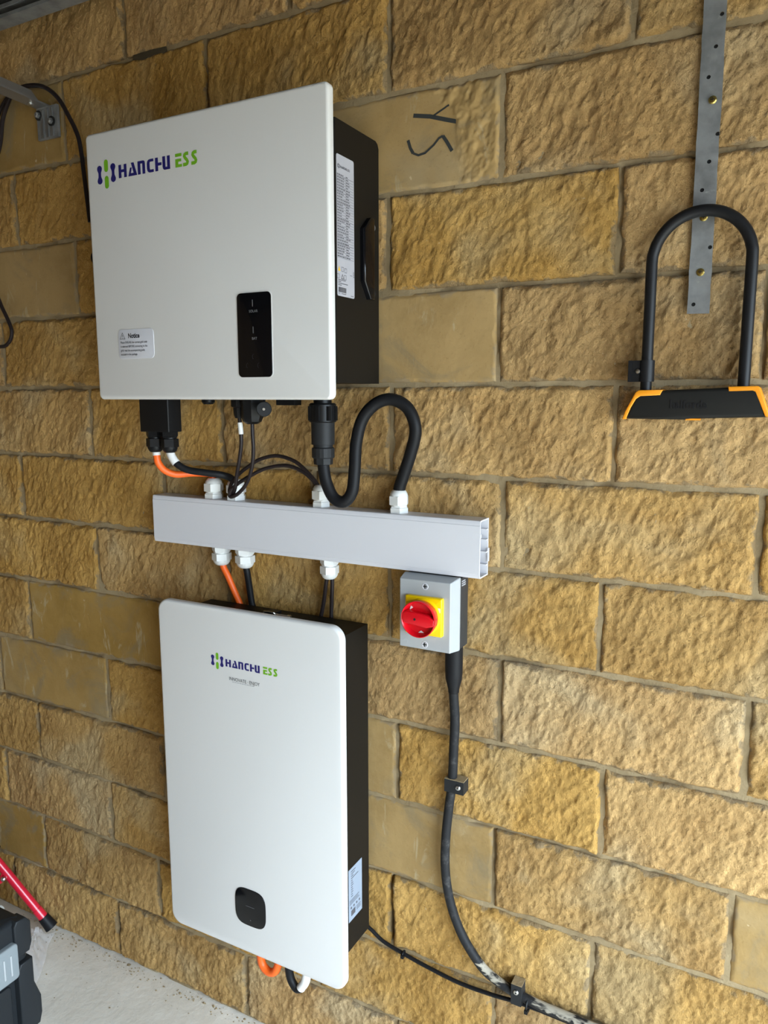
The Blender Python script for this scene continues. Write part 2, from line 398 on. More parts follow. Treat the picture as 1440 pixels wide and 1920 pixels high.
def stone_block(ci, x0, x1, z0, z1, kind, seed):
    vis = x1 > -2.1 and x0 < 0.10
    st = 0.0028 if vis else 0.012
    g = 0.0042
    x0 += g; x1 -= g; z0 += g; z1 -= g
    nx = max(4, int(round((x1 - x0) / st))) + 1; nz = max(4, int(round((z1 - z0) / st))) + 1
    X, Z = np.meshgrid(np.linspace(x0, x1, nx), np.linspace(z0, z1, nz))
    # wavering arrises
    cx, cz = (x0 + x1) / 2, (z0 + z1) / 2
    wx = sstep((np.abs(X - cx) / ((x1 - x0) / 2) - 0.85) / 0.15); wz = sstep((np.abs(Z - cz) / ((z1 - z0) / 2) - 0.75) / 0.25)
    rough = 0.0030 if kind == 'split' else 0.0018
    Xw = X + np.sign(X - cx) * wx * rough * 2 * (fbm(X + seed, Z, 30, 3, off=seed) - 0.55)
    Zw = Z + np.sign(Z - cz) * wz * rough * 2 * (fbm(X, Z + seed, 30, 3, off=seed + 5) - 0.55)
    ed = np.minimum(np.minimum(X - x0, x1 - X), np.minimum(Z - z0, z1 - Z))
    edn = ed + 0.010 * (fbm(X, Z, 24, 3, off=seed + 2) - 0.5)
    # streaks of the split face lean to the right
    ca, sa = math.cos(0.38), math.sin(0.38)
    U = (X * ca - Z * sa); W = (X * sa + Z * ca) * 0.66
    split = (0.0030 + 0.0070 * sstep((edn + 0.003) / 0.011)
             + sstep((edn + 0.004) / 0.011) * (0.0085 * (fbm(U, W, 7, 2, off=seed) - 0.5)
             + 0.0065 * (fbm(U, W, 24, 3, off=seed + 1) - 0.5)
             + 0.0030 * (fbm(U, W, 48, 3, 0.65, off=seed + 3, ridge=True) - 0.62)
             + 0.0075 * (fbm(U, W, 75, 3, 0.75, off=seed + 4) - 0.5)))
    split = np.where(split > 0.014, 0.014 + (split - 0.014) * 0.35, split)
    flat = 0.0030 + 0.0032 * sstep((edn + 0.001) / 0.007) + 0.0025 * (fbm(X, Z, 5, 2, off=seed) - 0.5) + 0.0010 * (fbm(X, Z, 30, 3, off=seed + 1) - 0.5)
    if kind == 'split': H = split
    elif kind == 'sawn': H = flat
    else:
        t = sstep((X - (x1 - 0.085) + 0.05 * (fbm(X, Z, 11, 3, off=2) - 0.5) + 0.10 * np.clip(0.5 - (z1 - Z) / 0.12, 0, 1) * (X > x1 - 0.20)) / 0.012)
        H = flat * (1 - t) + (split * 0.9 - 0.001) * t
    Y = -H
    V = np.stack([Xw - cx, Y, Zw - cz], -1).reshape(-1, 3)
    i = np.arange(nz - 1)[:, None] * nx + np.arange(nx - 1)[None]; F = np.stack([i, i + 1, i + 1 + nx, i + nx], -1).reshape(-1, 4)
    ring = np.concatenate([np.arange(nx), np.arange(1, nz) * nx + nx - 1, (nz - 1) * nx + np.arange(nx - 2, -1, -1), np.arange(nz - 2, 0, -1) * nx])
    B = V[ring].copy(); B[:, 1] = 0.034; n0 = len(V); k = len(ring); j = np.arange(k)
    S = np.stack([ring, n0 + j, n0 + (j + 1) % k, ring[(j + 1) % k]], -1)
    me = bpy.data.meshes.new('stone_block'); me.from_pydata(np.concatenate([V, B]), [], np.concatenate([F, S]))
    me.polygons.foreach_set('use_smooth', [True] * len(me.polygons))
    at = me.attributes.new('edge', 'FLOAT', 'POINT'); at.data.foreach_set('value', np.concatenate([ed.reshape(-1), np.zeros(k)]).astype(np.float32))
    me.materials.append(M['stone'] if kind == 'split' else M['sawn'])
    o = bpy.data.objects.new('stone_block', me); C.objects.link(o); o.parent = wall; o.location = (cx, 0, cz)
    return o

crayon_block = None
for ci in range(len(JOINTS)):
    js = [XL] + JOINTS[ci]
    while js[-1] + 0.4425 < XR - 0.08: js.append(js[-1] + 0.4425)
    js.append(XR)
    for k in range(len(js) - 1):
        key = (ci, js[k]); kind = 'sawn' if key in SAWN else 'part' if key in PART_SAWN else 'split'
        z1 = BED[ci]; z0 = BED[ci + 1]
        o = stone_block(ci, js[k], js[k + 1], z0, z1, kind, 11.3 * ci + 3.7 * k)
        if kind == 'part': crayon_block = o
for x0 in np.arange(XL, XR - 0.05, 0.4512):                    # the course hidden above the raised door
    stone_block(20, x0, min(x0 + 0.4512, XR), 2.55, ZT, 'split', 90 + x0 * 7)

# crayon marks on the partly sawn block
mk = MB()
def mark(pts, w): mk.flat(stroke(pts, w), lambda u, v: (u, -0.0074 - 0.0002 * (u + 0.6), v))
mark([(-0.675, 2.108), (-0.640, 2.101), (-0.610, 2.091), (-0.578, 2.081)], 0.0075)
mark([(-0.634, 2.101), (-0.618, 2.108), (-0.602, 2.115)], 0.0035)
mark([(-0.686, 2.066), (-0.681, 2.051), (-0.675, 2.041)], 0.006); mark([(-0.675, 2.041), (-0.664, 2.036), (-0.650, 2.038), (-0.632, 2.050), (-0.622, 2.060), (-0.614, 2.063)], 0.004)
mark([(-0.614, 2.063), (-0.606, 2.052), (-0.595, 2.034)], 0.0065)
mk.build('crayon_mark', M['charcoal'], crayon_block, recalc=False)['label'] = 'black crayon letters on the sawn stone face'

pk = MB().py([(-1.388, 2.338), (-1.372, 2.331), (-1.300, 2.333), (-1.284, 2.339), (-1.286, 2.351), (-1.330, 2.353), (-1.384, 2.352)], 0.0, -0.0062, bf=0.001).build('slate_packer', mat('dark_slate', (0.055, 0.04, 0.02), 0.8), wall)
pk['label'] = 'dark slate packer in the mortar bed'

# ------------------------------------------------------------------ rest of the garage shell
def slab(name, x0, x1, y0, y1, z0, z1, m, label, cat, **kw):
    return tag(MB().box(x0, x1, y0, y1, z0, z1).build(name, m), label, cat, kind='structure', **kw)
slab('floor', XL - 0.2, DOOR_X + 0.1, -2.9, 0.02, -0.12, 0.0, M['floor'], 'pale dusty concrete garage floor', 'floor')
slab('ceiling', XL - 0.2, DOOR_X + 0.1, -2.9, 0.2, 2.75, 2.85, M['ceiling'], 'brown boarded garage ceiling', 'ceiling')
slab('wall_left', XL - 0.2, XL, -2.9, 0.2, 0.0, 2.75, M['render'], 'painted end wall of the garage', 'wall')
slab('wall_front', XL - 0.2, DOOR_X + 0.1, -2.9, -2.8, 0.0, 2.75, M['render'], 'painted wall opposite the stone wall', 'wall')
slab('wall_right', DOOR_X, DOOR_X + 0.1, -2.9, 0.2, 1.98, 2.85, M['render'], 'lintel above the open garage doorway', 'wall')
slab('ground', DOOR_X + 0.1, 14.0, -9.0, 7.0, -0.16, -0.04, M['paving'], 'grey paved driveway outside the doorway', 'ground')

# ------------------------------------------------------------------ the brand mark, as flat shapes in (x, z)
def brand(x, z, k):
    """x, z = lower left of the first letter; k = letter height. Yields (part name, colour, polygons)"""
    R = lambda a, b, c, d: [(a, c), (b, c), (b, d), (a, d)]
    out = []
    for cx in (-2.14, -0.62):                                    # two dumb-bells
        L = []; N = 20; D = []
        for i in range(N + 1):
            t = i / N; v = -0.22 + 1.47 * t; e = abs(2 * t - 1)
            w = 0.15 + 0.13 * float(sstep(np.array((e - 0.15) / 0.45)))
            if e > 0.64: w = 0.28 * math.sqrt(max(0.0, 1 - ((e - 0.64) / 0.36) ** 2))
            L.append((cx, w, v))
        for a, b in zip(L, L[1:]): D.append([(a[0] - a[1], a[2]), (a[0] + a[1], a[2]), (b[0] + b[1], b[2]), (b[0] - b[1], b[2])])
        out.append(('logo_mark', 'navy', D))
    for v0, v1 in ((-0.62, 0.36), (0.66, 1.62)): out.append(('logo_mark', 'green', [rrect(-1.38 - 0.225, -1.38 + 0.225, v0, v1, 0.222)]))
    W_ = .30
    out.append(('logo_letter', 'navy', [R(0, W_, 0, 1), R(.59, .89, 0, 1), R(W_, .59, .41, .63)]))                                      # H
    out.append(('logo_letter', 'navy', [[(1.38, 1), (1.68, 1), (2.02, 0), (1.70, 0)], [(1.27, .0), (1.70, 0), (1.63, .22), (1.34, .22)], [(1.05, 0), (1.27, 0), (1.34, .22), (1.47, .64), (1.27, .64)]]))   # A, open at the upper left
    out.append(('logo_letter', 'navy', [R(2.10, 2.40, 0, 1), R(2.40, 2.60, .79, 1), R(2.60, 2.90, 0, .79), [(2.60, .79), (2.90, .79), (2.88, .90), (2.82, .97), (2.70, 1.0), (2.60, 1.0)]]))          # N
    out.append(('logo_letter', 'navy', [R(3.42, 3.80, .79, 1), R(3.42, 3.80, 0, .21), R(3.09, 3.39, .32, .68), [(3.09, .68), (3.39, .68), (3.42, .79), (3.42, 1), (3.26, .97), (3.14, .86)], [(3.09, .32), (3.14, .14), (3.26, .03), (3.42, 0), (3.42, .21), (3.39, .32)]]))   # C
    out.append(('logo_letter', 'navy', [R(3.97, 4.27, 0, 1), R(4.27, 4.64, .39, .61)]))                                                 # H run into the U
    out.append(('logo_letter', 'navy', [R(4.73, 5.03, .26, 1), R(5.21, 5.51, .21, 1), R(5.03, 5.51, 0, .21), [(4.73, .26), (4.77, .10), (4.86, .02), (4.96, 0), (5.03, 0), (5.03, .26)]]))    # U
    out.append(('logo_letter', 'green', [R(6.05, 6.70, .77, 1), R(6.05, 6.35, 0, .61), R(6.35, 6.66, .40, .61), R(6.35, 6.72, 0, .21)]))  # E
    for o in (6.80, 7.63):                                                                                                              # S S
        out.append(('logo_letter', 'green', stroke([(o + .58, .885), (o + .33, .885), (o + .20, .82), (o + .17, .72), (o + .24, .60), (o + .42, .42), (o + .49, .28), (o + .45, .17), (o + .32, .115), (o + .02, .115)], .25)))
    return [(n, c, [[(x + u * k, z + v * k) for u, v in p] for p in ps]) for n, c, ps in out]

def front(y): return lambda u, v: (u, y, v)

def screw(mb, x, y, z, r, ax=(0, -1, 0)): mb.lathe([(0, r), (r * 0.25, r * 0.98), (r * 0.5, r * 0.75), (r * 0.6, r * 0.3)], (x, y, z), ax, 16)

def gland(parent, x, y, z, up, r, name='cable_gland', mk='nylon', h=0.046, label=None):
    """lock nut, hexagon body and domed cap, standing up or hanging down"""
    s = 1 if up else -1; k = h / 0.046
    body = MB(); body.lathe([(0, r * 0.98), (0.010 * k, r * 0.98), (0.0105 * k, r * 0.90), (0.013 * k, r * 0.90)], (x, y, z), (0, 0, s), 6, 0.3)
    body.lathe([(0.012 * k, r * 0.80), (0.016 * k, r * 0.80)], (x, y, z), (0, 0, s), 20)
    o = body.build(name, M[mk], parent, 25)
    cap = MB(); cap.lathe([(0.0155 * k, r * 0.90), (0.0165 * k, r), (0.033 * k, r), (0.034 * k, r * 0.97)], (x, y, z), (0, 0, s), 6, 0.1)
    cap.lathe([(0.033 * k, r * 0.88), (0.038 * k, r * 0.85), (0.043 * k, r * 0.72), (0.046 * k, r * 0.55), (0.0455 * k, r * 0.40)], (x, y, z), (0, 0, s), 24)
    c = MB(); c = cap.build('clamping_nut', M[mk], o, 25)
    if label: o['label'] = label
    return o

# ------------------------------------------------------------------ inverter
IB = (-1.04, -0.02, 1.579)
inv = empty('inverter', IB, 'white-fronted wall inverter with a black casing, the upper of two units', 'inverter')
FY = -0.197
MB().py(rrect(-1.3405, -0.7450, 1.5790, 2.1210, 0.011), -0.179, FY, bf=0.006, bb=0.003, seg=4).build('front_panel', M['white'], inv)
cas = MB().px([(-0.02, 1.610), (-0.1795, 1.610), (-0.1795, 2.066), (-0.032, 2.066), (-0.024, 2.062), (-0.02, 2.054)], -1.335, -0.743).build('casing', M['black_metal'], inv)
for nm, cl_, ps in brand(-1.2475, 2.0240, 0.0252): MB().flat(ps, front(FY - 0.0004)).build(nm, M[cl_], inv, recalc=False)
dsp = MB().py(rrect(-0.9545, -0.8745, 1.6215, 1.7785, 0.009), FY + 0.001, FY - 0.0012, bf=0.0006).build('display', M['black_gloss'], inv)
dsp['label'] = 'glossy black status display'
MB().py(rrect(-0.9562, -0.8728, 1.6198, 1.7802, 0.0105), FY + 0.001, FY - 0.0005, bf=0.0003).build('display_bezel', M['white'], inv)
DY = FY - 0.0015
for zc in (1.759, 1.7095): MB().flat([[(-0.9177, zc - 0.0062), (-0.9161, zc - 0.0062), (-0.9161, zc + 0.0062), (-0.9177, zc + 0.0062)]], front(DY)).build('status_bar', M['pale_ink'], dsp, recalc=False)
MB().flat(text_polys('SOLAR', 0.0068, -0.9155, 1.7420, 'CENTER', bold=0.0001), front(DY)).build('solar_lettering', M['pale_ink'], dsp, recalc=False)
MB().flat(text_polys('BAT', 0.0068, -0.9142, 1.6915, 'CENTER', bold=0.0001), front(DY)).build('bat_lettering', M['pale_ink'], dsp, recalc=False)
for cx, cz in ((-0.9155, 1.660), (-0.930, 1.6435), (-0.9035, 1.6435)):
    MB().flat(stroke([(cx + 0.005 * math.cos(a), cz + 0.005 * math.sin(a)) for a in np.linspace(1.8, 4.2, 9)], 0.0007), front(DY)).build('touch_symbol', M['faint_ink'], dsp, recalc=False)
nt_ = MB().py(rrect(-1.2725, -1.1720, 1.6635, 1.7240, 0.0095), FY + 0.0005, FY - 0.0009, bf=0.0004).build('notice_sticker', M['label'], inv)
nt_['label'] = 'white sticker headed Notice'
np_ = text_polys('Notice', 0.0135, -1.2435, 1.7062, sx=0.86, bold=0.00045)
for i, s in enumerate(('Please ENSURE the correct grid code', 'is selected BEFORE connecting to the', 'grid; read the accompanying guide', 'included in the package.')):
    np_ += text_polys(s, 0.0062, -1.2660, 1.6953 - 0.0082 * i, sx=0.80, bold=0.00006)
np_ += stroke([(-1.2665, 1.7045), (-1.2525, 1.7045), (-1.2595, 1.7170)], 0.0010, True) + stroke([(-1.2595, 1.7130), (-1.2595, 1.7088)], 0.0011) + [disc(-1.2595, 1.7068, 0.0007, 8)]
MB().flat(np_, front(FY - 0.0012)).build('notice_lettering', M['ink'], nt_, recalc=False)
# rating label on the right-hand side
LX = -0.743
lab = MB().px(rrect(-0.1765, -0.1160, 1.7650, 2.0075, 0.004), LX - 0.0005, LX + 0.0006).build('rating_label', M['side_label'], inv)
lab['label'] = 'white rating label with a printed table'
side = lambda u, v: (LX + 0.0010, u, v)
rp = []; random.seed(4)
q = lambda a, b, c, d: [(a, c), (b, c), (b, d), (a, d)]
for i in range(31):
    z = 1.9735 - i * 0.00465
    rp.append(q(-0.1760, -0.1185, z - 0.0022, z - (0.0022 - (0.0007 if i in (0, 6, 10, 16, 22, 25) else 0.0004))))
    n = random.choice((1, 2, 2, 3)); y = -0.1755
    for _ in range(n + 2):
        w = random.uniform(0.003, 0.007); rp.append(q(y, y + w, z - 0.0006, z + 0.0011)); y += w + 0.0012
        if y > -0.150: break
    y = -0.1450; w = random.uniform(0.006, 0.015); rp.append(q(y, y + w * 0.55, z - 0.0006, z + 0.0011)); rp.append(q(y + w * 0.62, y + w, z - 0.0006, z + 0.0011))
rp.append(q(-0.1465, -0.1461, 1.8310, 1.9735))
for nm, cl_, ps in brand(-0.1640, 1.9855, 0.0040): rp += ps
for i, (yc, zc) in enumerate(((-0.1590, 1.8125), (-0.1480, 1.8115), (-0.1740, 1.7995), (-0.1595, 1.7995), (-0.1500, 1.7990))):
    if i in (3,): rp += stroke([(yc - .004, zc - .004), (yc + .004, zc - .004), (yc, zc + .004)], .0012, True)
    else: rp += stroke([(yc - .0035, zc - .0038), (yc + .0035, zc - .0038), (yc + .0035, zc + .0036), (yc - .0035, zc + .0036)], .0007, True)
for z, w in ((1.7925, .026), (1.7895, .010), (1.7865, .034), (1.7835, .012)): rp.append(q(-0.1745, -0.1745 + w, z, z + 0.0012))
y = -0.1735
while y < -0.147:                                               # bar code
    w = random.choice((.0004, .0007, .0012)); rp.append(q(y, y + w, 1.7715, 1.7805)); y += w + random.choice((.0005, .0008))
rp.append(q(-0.1735, -0.1690, 1.7690, 1.7700)); rp.append(q(-0.1630, -0.1470, 1.7690, 1.7700)); rp.append(q(-0.1300, -0.1200, 1.7680, 1.7690))
rp.append(q(-0.1205, -0.1175, 1.8030, 1.8045)); rp += stroke([(-0.1205, 1.806), (-0.118, 1.806), (-0.118, 1.812), (-0.1205, 1.812)], .0006, True); rp.append(q(-0.1330, -0.1240, 1.8045, 1.8052))
MB().flat(rp, side).build('label_print', M['label_ink'], lab, recalc=False)
MB().flat([[(-0.1745, 1.8085), (-0.1665, 1.8085), (-0.1705, 1.8175)]], side).build('label_symbol', M['yellow_ink'], lab, recalc=False)
# lifting grip on the right side, screw, hole, switch knob on the left side
hd = MB().px([(-0.0545, 1.769), (-0.0545, 1.9190), (-0.0670, 1.9190), (-0.0930, 1.8960), (-0.0930, 1.8010), (-0.0690, 1.7690)], LX - 0.001, LX + 0.011, b=0.003).build('lifting_grip', M['black_gloss'], inv)
MB().lathe([(0, .006), (.002, .006), (.0035, .004)], (LX - .0005, -0.042, 1.906), (1, 0, 0), 14).build('side_screw', M['zinc'], inv)
MB().lathe([(0, .005), (.0012, .005)], (LX - .0005, -0.038, 1.783), (1, 0, 0), 14).build('side_hole', M['dark_hole'], inv)
kn = MB(); kn.lathe([(0, .022), (.018, .022), (.019, .018), (.060, .016), (.066, .011)], (-1.334, -0.135, 1.888), (-1, 0, 0), 20); kn.build('isolator_knob', M['black_plastic'], inv)
# terminal cover with two black glands
MB().pz(rrect(-1.2720, -1.1880, -0.1500, -0.1080, 0.003, 3), 1.5085, 1.6105, b0=0.002).build('terminal_cover', M['black_plastic'], inv)
for gx in (-1.2480, -1.2055): gland(inv, gx, -0.130, 1.5095, False, 0.0195, 'black_gland', 'black_plastic')
# middle connectors
c1 = MB(); c1.lathe([(0, .022), (.030, .022), (.032, .017), (.047, .017), (.049, .013), (.064, .012), (.071, .0095)], (-1.0345, -0.1, 1.6110), (0, 0, -1), 12); c1.build('signal_connector', M['black_plastic'], inv, 25)
c2 = MB(); c2.lathe([(0, .025), (.040, .025), (.043, .0235), (.068, .0235), (.078, .019), (.083, .011)], (-1.0010, -0.1, 1.6110), (0, 0, -1), 8, 0.2); c2.build('signal_connector', M['black_plastic'], inv, 25)
cp = MB(); cp.lathe([(0, .0150), (.004, .0155), (.010, .0155), (.012, .0140)], (-0.9560, -0.118, 1.5595), (0.55, -0.83, 0.03), 24); cp.lathe([(.011, .003), (.014, .0025)], (-0.9560, -0.118, 1.5595), (0.55, -0.83, 0.03), 12)
cpo = cp.build('dust_cap', M['dark_grey'], inv); MB().tube([(-0.9530, -0.121, 1.560), (-0.9545, -0.120, 1.576), (-0.958, -0.112, 1.592), (-0.965, -0.1, 1.600), (-0.968, -0.1, 1.6115)], 0.003, 8).build('cap_tether', M['black_plastic'], inv)
MB().lathe([(0, .0028), (.001, .0026)], (-0.9483, -0.1296, 1.5595), (0.55, -0.83, 0.03), 10).build('cap_pin', M['chrome'], cpo)
MB().box(-0.928, -0.884, -0.115, -0.090, 1.5675, 1.6105).build('drain_cover', M['black_plastic'], inv)
MB().lathe([(0, .014), (.038, .014), (.0425, .010)], (-1.118, -0.10, 1.6110), (0, 0, -1), 16).build('vent_plug', M['black_plastic'], inv)
# big grid connector
gc = MB(); cx, cyy = -0.8265, -0.10
gc.lathe([(0, .018), (.040, .018)], (cx, cyy, 1.6110), (0, 0, -1), 24)
gco = gc.build('grid_connector', M['black_plastic'], inv)
cl = MB(); cl.lathe([(0, .0245), (.003, .0270), (.036, .0270), (.038, .0245)], (cx, cyy, 1.5720), (0, 0, -1), 28)
for k in range(8):
    a = 2 * math.pi * k / 8 + .2; cl.box(cx + .0255 * math.cos(a) - .004, cx + .0255 * math.cos(a) + .004, cyy + .0255 * math.sin(a) - .004, cyy + .0255 * math.sin(a) + .004, 1.538, 1.566)
cl.build('locking_collar', M['black_plastic'], gco)
bd = MB(); bd.lathe([(0, .0235), (.044, .0230), (.0445, .0195), (.050, .0195)], (cx, cyy, 1.5345), (0, 0, -1), 28); bd.build('connector_body', M['dark_grey'], gco)
nu = MB(); nu.lathe([(0, .0205), (.002, .0228), (.020, .0228), (.022, .0205)], (cx, cyy, 1.4850), (0, 0, -1), 18)
nu.lathe([(.021, .0195), (.034, .0190), (.035, .015)], (cx, cyy, 1.4850), (0, 0, -1), 8, .2); nu.build('rear_nut', M['dark_grey'], gco, 15)

# ------------------------------------------------------------------ battery
bat = empty('battery', (-1.0, -0.034, 0.321), 'white-fronted wall battery with a black case, the lower of two units', 'battery')
BY = -0.140
MB().py(rrect(-1.2550, -0.7630, 0.3210, 1.1315, 0.030, 10), -0.1225, BY, bf=0.006, bb=0.004, seg=4).build('front_panel', M['white'], bat)
MB().box(-1.187, -0.7635, -0.1235, -0.034, 0.4085, 1.1120).build('casing', M['black_metal'], bat)
for nm, cl_, ps in brand(-1.0603, 1.0020, 0.0168): MB().flat(ps, front(BY - 0.0004)).build(nm, M[cl_], bat, recalc=False)
tp = text_polys('INNOVATE · ENJOY', 0.0110, -1.0520, 0.9725, sx=0.86)
MB().flat(tp, front(BY - 0.0004)).build('slogan_lettering', M['ink'], bat, recalc=False)
MB().flat([q(a, a + 0.0055, 0.9690, 0.9702) for a in np.arange(-1.0435, -0.9860, 0.0066)], front(BY - 0.0004)).build('small_print', M['grey_ink'], bat, recalc=False)
sq = []
for k in range(64):                                             # rounded-square indicator window
    a = 2 * math.pi * k / 64; c, s = math.cos(a), math.sin(a); e = 2 / 3.6
    sq.append((-1.0120 + 0.0430 * math.copysign(abs(c) ** e, c), 0.4385 + 0.0455 * math.copysign(abs(s) ** e, s)))
win = MB().py(sq, BY + 0.001, BY - 0.0015, bf=0.0008).build('indicator_window', M['black_gloss'], bat)
MB().flat([q(-1.0240, -0.9990, 0.4415, 0.4422)], front(BY - 0.0019)).build('indicator_line', M['pale_ink'], win, recalc=False)
MB().flat([disc(-1.0115, 0.4085, 0.0012, 8)], front(BY - 0.0019)).build('indicator_dot', M['pale_ink'], win, recalc=False)
lb = MB().px(rrect(-0.1215, -0.0655, 0.4755, 0.5965, 0.001), -0.7640, -0.7630).build('rating_label', M['blue_label'], bat)
lb['label'] = 'pale blue rating label on the case side'
bp = []; random.seed(9)
for i in range(12):
    z = 0.588 - i * 0.0052; bp.append(q(-0.112, -0.112 + random.uniform(.006, .010 if i > 3 else .034), z, z + .0016))
for i in range(3): bp.append(q(-0.119, -0.119 + random.uniform(.03, .045), 0.5225 - i * .004, 0.5238 - i * .004))
for i in range(4): bp.append(disc(-0.112 + i * 0.0115, 0.5055, 0.0028, 10))
bp.append(q(-0.112, -0.095, 0.4860, 0.4985)); bp += [q(-0.090, -0.072, 0.4880 + i * .004, 0.4892 + i * .004) for i in range(3)]
MB().flat(bp, lambda u, v: (-0.7626, u, v)).build('label_print', M['label_ink'], lb, recalc=False)
lt = MB(); lt.box(-0.988, -0.962, -0.092, -0.066, 1.1115, 1.1225); lt.box(-0.962, -0.935, -0.088, -0.074, 1.1115, 1.1190); lo = lt.build('top_clip', M['black_plastic'], bat)
MB().tube([(-0.989, -0.093, 1.1130), (-0.989, -0.093, 1.1235), (-0.963, -0.093, 1.1235), (-0.960, -0.090, 1.1205), (-0.934, -0.089, 1.1195), (-0.930, -0.086, 1.1180), (-0.930, -0.078, 1.1180), (-0.930, -0.074, 1.1150)], 0.0017, 8, 2).build('wire_bail', M['chrome'], lo)
MB().lathe([(0, .0055), (.006, .0055), (.008, .003)], (-0.932, -0.082, 1.1115), (0, 0, 1), 14).build('clip_screw', M['chrome'], lo)
pg = MB(); pg.tube([(-1.034, -0.08, 0.410), (-1.034, -0.08, 0.330), (-1.033, -0.081, 0.262), (-1.020, -0.082, 0.240), (-1.000, -0.082, 0.238), (-0.986, -0.080, 0.255), (-0.980, -0.070, 0.300), (-0.980, -0.050, 0.360)], 0.0095, 12); po1 = pg.build('orange_plug_lead', M['orange'], bat); po1['label'] = 'orange cable loop under the case'
MB().lathe([(0, .016), (.05, .016), (.055, .012)], (-1.034, -0.08, 0.409), (0, 0, -1), 16).build('orange_plug', M['orange'], bat)
pb = MB(); pb.tube([(-0.955, -0.08, 0.410), (-0.955, -0.08, 0.320), (-0.950, -0.081, 0.252), (-0.934, -0.082, 0.226), (-0.920, -0.081, 0.228), (-0.908, -0.078, 0.250), (-0.905, -0.070, 0.300), (-0.905, -0.050, 0.360)], 0.0095, 12); pb.build('black_plug_lead', M['black_rubber'], bat)
pw = MB(); pw.tube([(-0.9195, -0.0812, 0.2285), (-0.9080, -0.078, 0.250), (-0.9055, -0.0725, 0.280)], 0.0108, 12); pw.build('white_sleeve', M['sleeve'], bat)
MB().lathe([(0, .016), (.05, .016), (.055, .012)], (-0.955, -0.08, 0.409), (0, 0, -1), 16).build('black_plug', M['black_plastic'], bat)

# ------------------------------------------------------------------ trunking
tr = empty('cable_trunking', (-0.92, -0.010, 1.2425), 'white plastic cable trunking running between the inverter and the battery', 'trunking')
x0, x1, zb, zt = -1.333, -0.506, 1.2425, 1.3545
ch = MB(); ch.box(x0, x1, -0.0175, -0.0150, zb, zt); ch.box(x0, x1, -0.0560, -0.0175, zt - .0025, zt); ch.box(x0, x1, -0.0560, -0.0175, zb, zb + .0025)
ch.box(x0 + .01, x1 - .004, -0.0150, -0.0060, zb + .006, zt - .006)
ch.box(x0, x0 + 0.0015, -0.056, -0.0175, zb + .0025, zt - .0025)
ch.build('channel', M['pvc'], tr)
ld = MB(); ld.px([(-0.0560, zb), (-0.0590, zb + .001), (-0.0605, zb + .006), (-0.0605, zb + .0085), (-0.0612, zb + .0095), (-0.0612, zt - .0105), (-0.0605, zt - .0095), (-0.0605, zt - .006), (-0.0590, zt - .001), (-0.0560, zt), (-0.0560, zt - .004), (-0.0580, zt - .006), (-0.0580, zb + .006), (-0.0560, zb + .004)], x0, x1)
ld.build('lid', M['pvc'], tr, 20)
for z in (1.2640, 1.2890, 1.3130, 1.3330): MB().box(-0.66, x1 + .0005, -0.0280, -0.0175, z - .0011, z + .0011).build('inner_rib', M['pvc'], tr)
for bb_ in ((x1 - .0005, x1 + .0015, -0.0608, -0.0575, 1.3215, 1.3290), (x1 - .0005, x1 + .0025, -0.0200, -0.0160, 1.2700, 1.2960)): MB().box(*bb_).build('saw_burr', M['pvc'], tr)
for gx, r in ((-1.1670, 0.0225), (-1.1020, 0.0225), (-0.8745, 0.0205), (-0.6900, 0.0205)): gland(tr, gx, -0.035, zt, True, r)
for gx, r in ((-1.1505, 0.0225), (-1.0825, 0.0225), (-0.8560, 0.0205)): gland(tr, gx, -0.035, zb, False, r, h=0.043)

# ------------------------------------------------------------------ rotary isolator
iso = empty('isolator_switch', (-0.606, -0.012, 1.093), 'grey rotary isolator with a red knob on a yellow plate below the trunking', 'switch')
MB().pz(rrect(-0.6640, -0.5470, -0.0515, -0.0120, 0.003, 3), 1.0965, 1.2375).build('base', M['iso_base'], iso)
cv = MB(); n4 = lambda a, b, c, d: [(a, c), (b, c), (b, d), (a, d)]
A_ = n4(-0.6660, -0.5475, 1.0935, 1.2395); B_ = n4(-0.6635, -0.5555, 1.0945, 1.2330)
vs = [(u, -0.050, v) for u, v in A_] + [(u, -0.0560, v) for u, v in A_] + [(u, -0.0820, v) for u, v in B_]
cv.add(vs, [(3, 2, 1, 0), (0, 1, 5, 4), (1, 2, 6, 5), (2, 3, 7, 6), (3, 0, 4, 7), (4, 5, 9, 8), (5, 6, 10, 9), (6, 7, 11, 10), (7, 4, 8, 11), (8, 9, 10, 11)])
cvo = cv.build('cover', M['iso_grey'], iso, 10)
bv = cvo.modifiers.new('edge', 'BEVEL'); bv.width = 0.0016; bv.segments = 3
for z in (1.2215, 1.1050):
    rg = MB(); rg.lathe([(0, .0068), (.0008, .0066), (.0012, .0056), (.0004, .0050)], (-0.6085, -0.0815, z), (0, -1, 0), 18); so = rg.build('cover_screw', M['label'], iso)  # pale colour stands for light caught in the screw recess
    MB().flat([q(-0.6085 - .0042, -0.6085 + .0042, z - .0009, z + .0009), q(-0.6085 - .0009, -0.6085 + .0009, z - .0042, z + .0042)], front(-0.0830)).build('cross_slot', M['dark_hole'], so, recalc=False)
MB().py(disc(-0.6510, 1.1060, 0.0058), -0.0815, -0.0823).build('knockout', M['iso_grey'], iso)
yp = MB().py(rrect(-0.6475, -0.5690, 1.1265, 1.2030, 0.003, 3), -0.0815, -0.0915, bf=0.003).build('yellow_plate', M['yellow'], iso)
MB().lathe([(0, .036), (.003, .0355), (.0045, .033)], (-0.6070, -0.0905, 1.1650), (0, -1, 0), 40).build('plate_ring', M['yellow'], yp)
st_ = MB().py(rrect(-0.5790, -0.5720, 1.1745, 1.1850, 0.0025, 3), -0.0910, -0.0922).build('padlock_slot', M['sleeve'], yp)
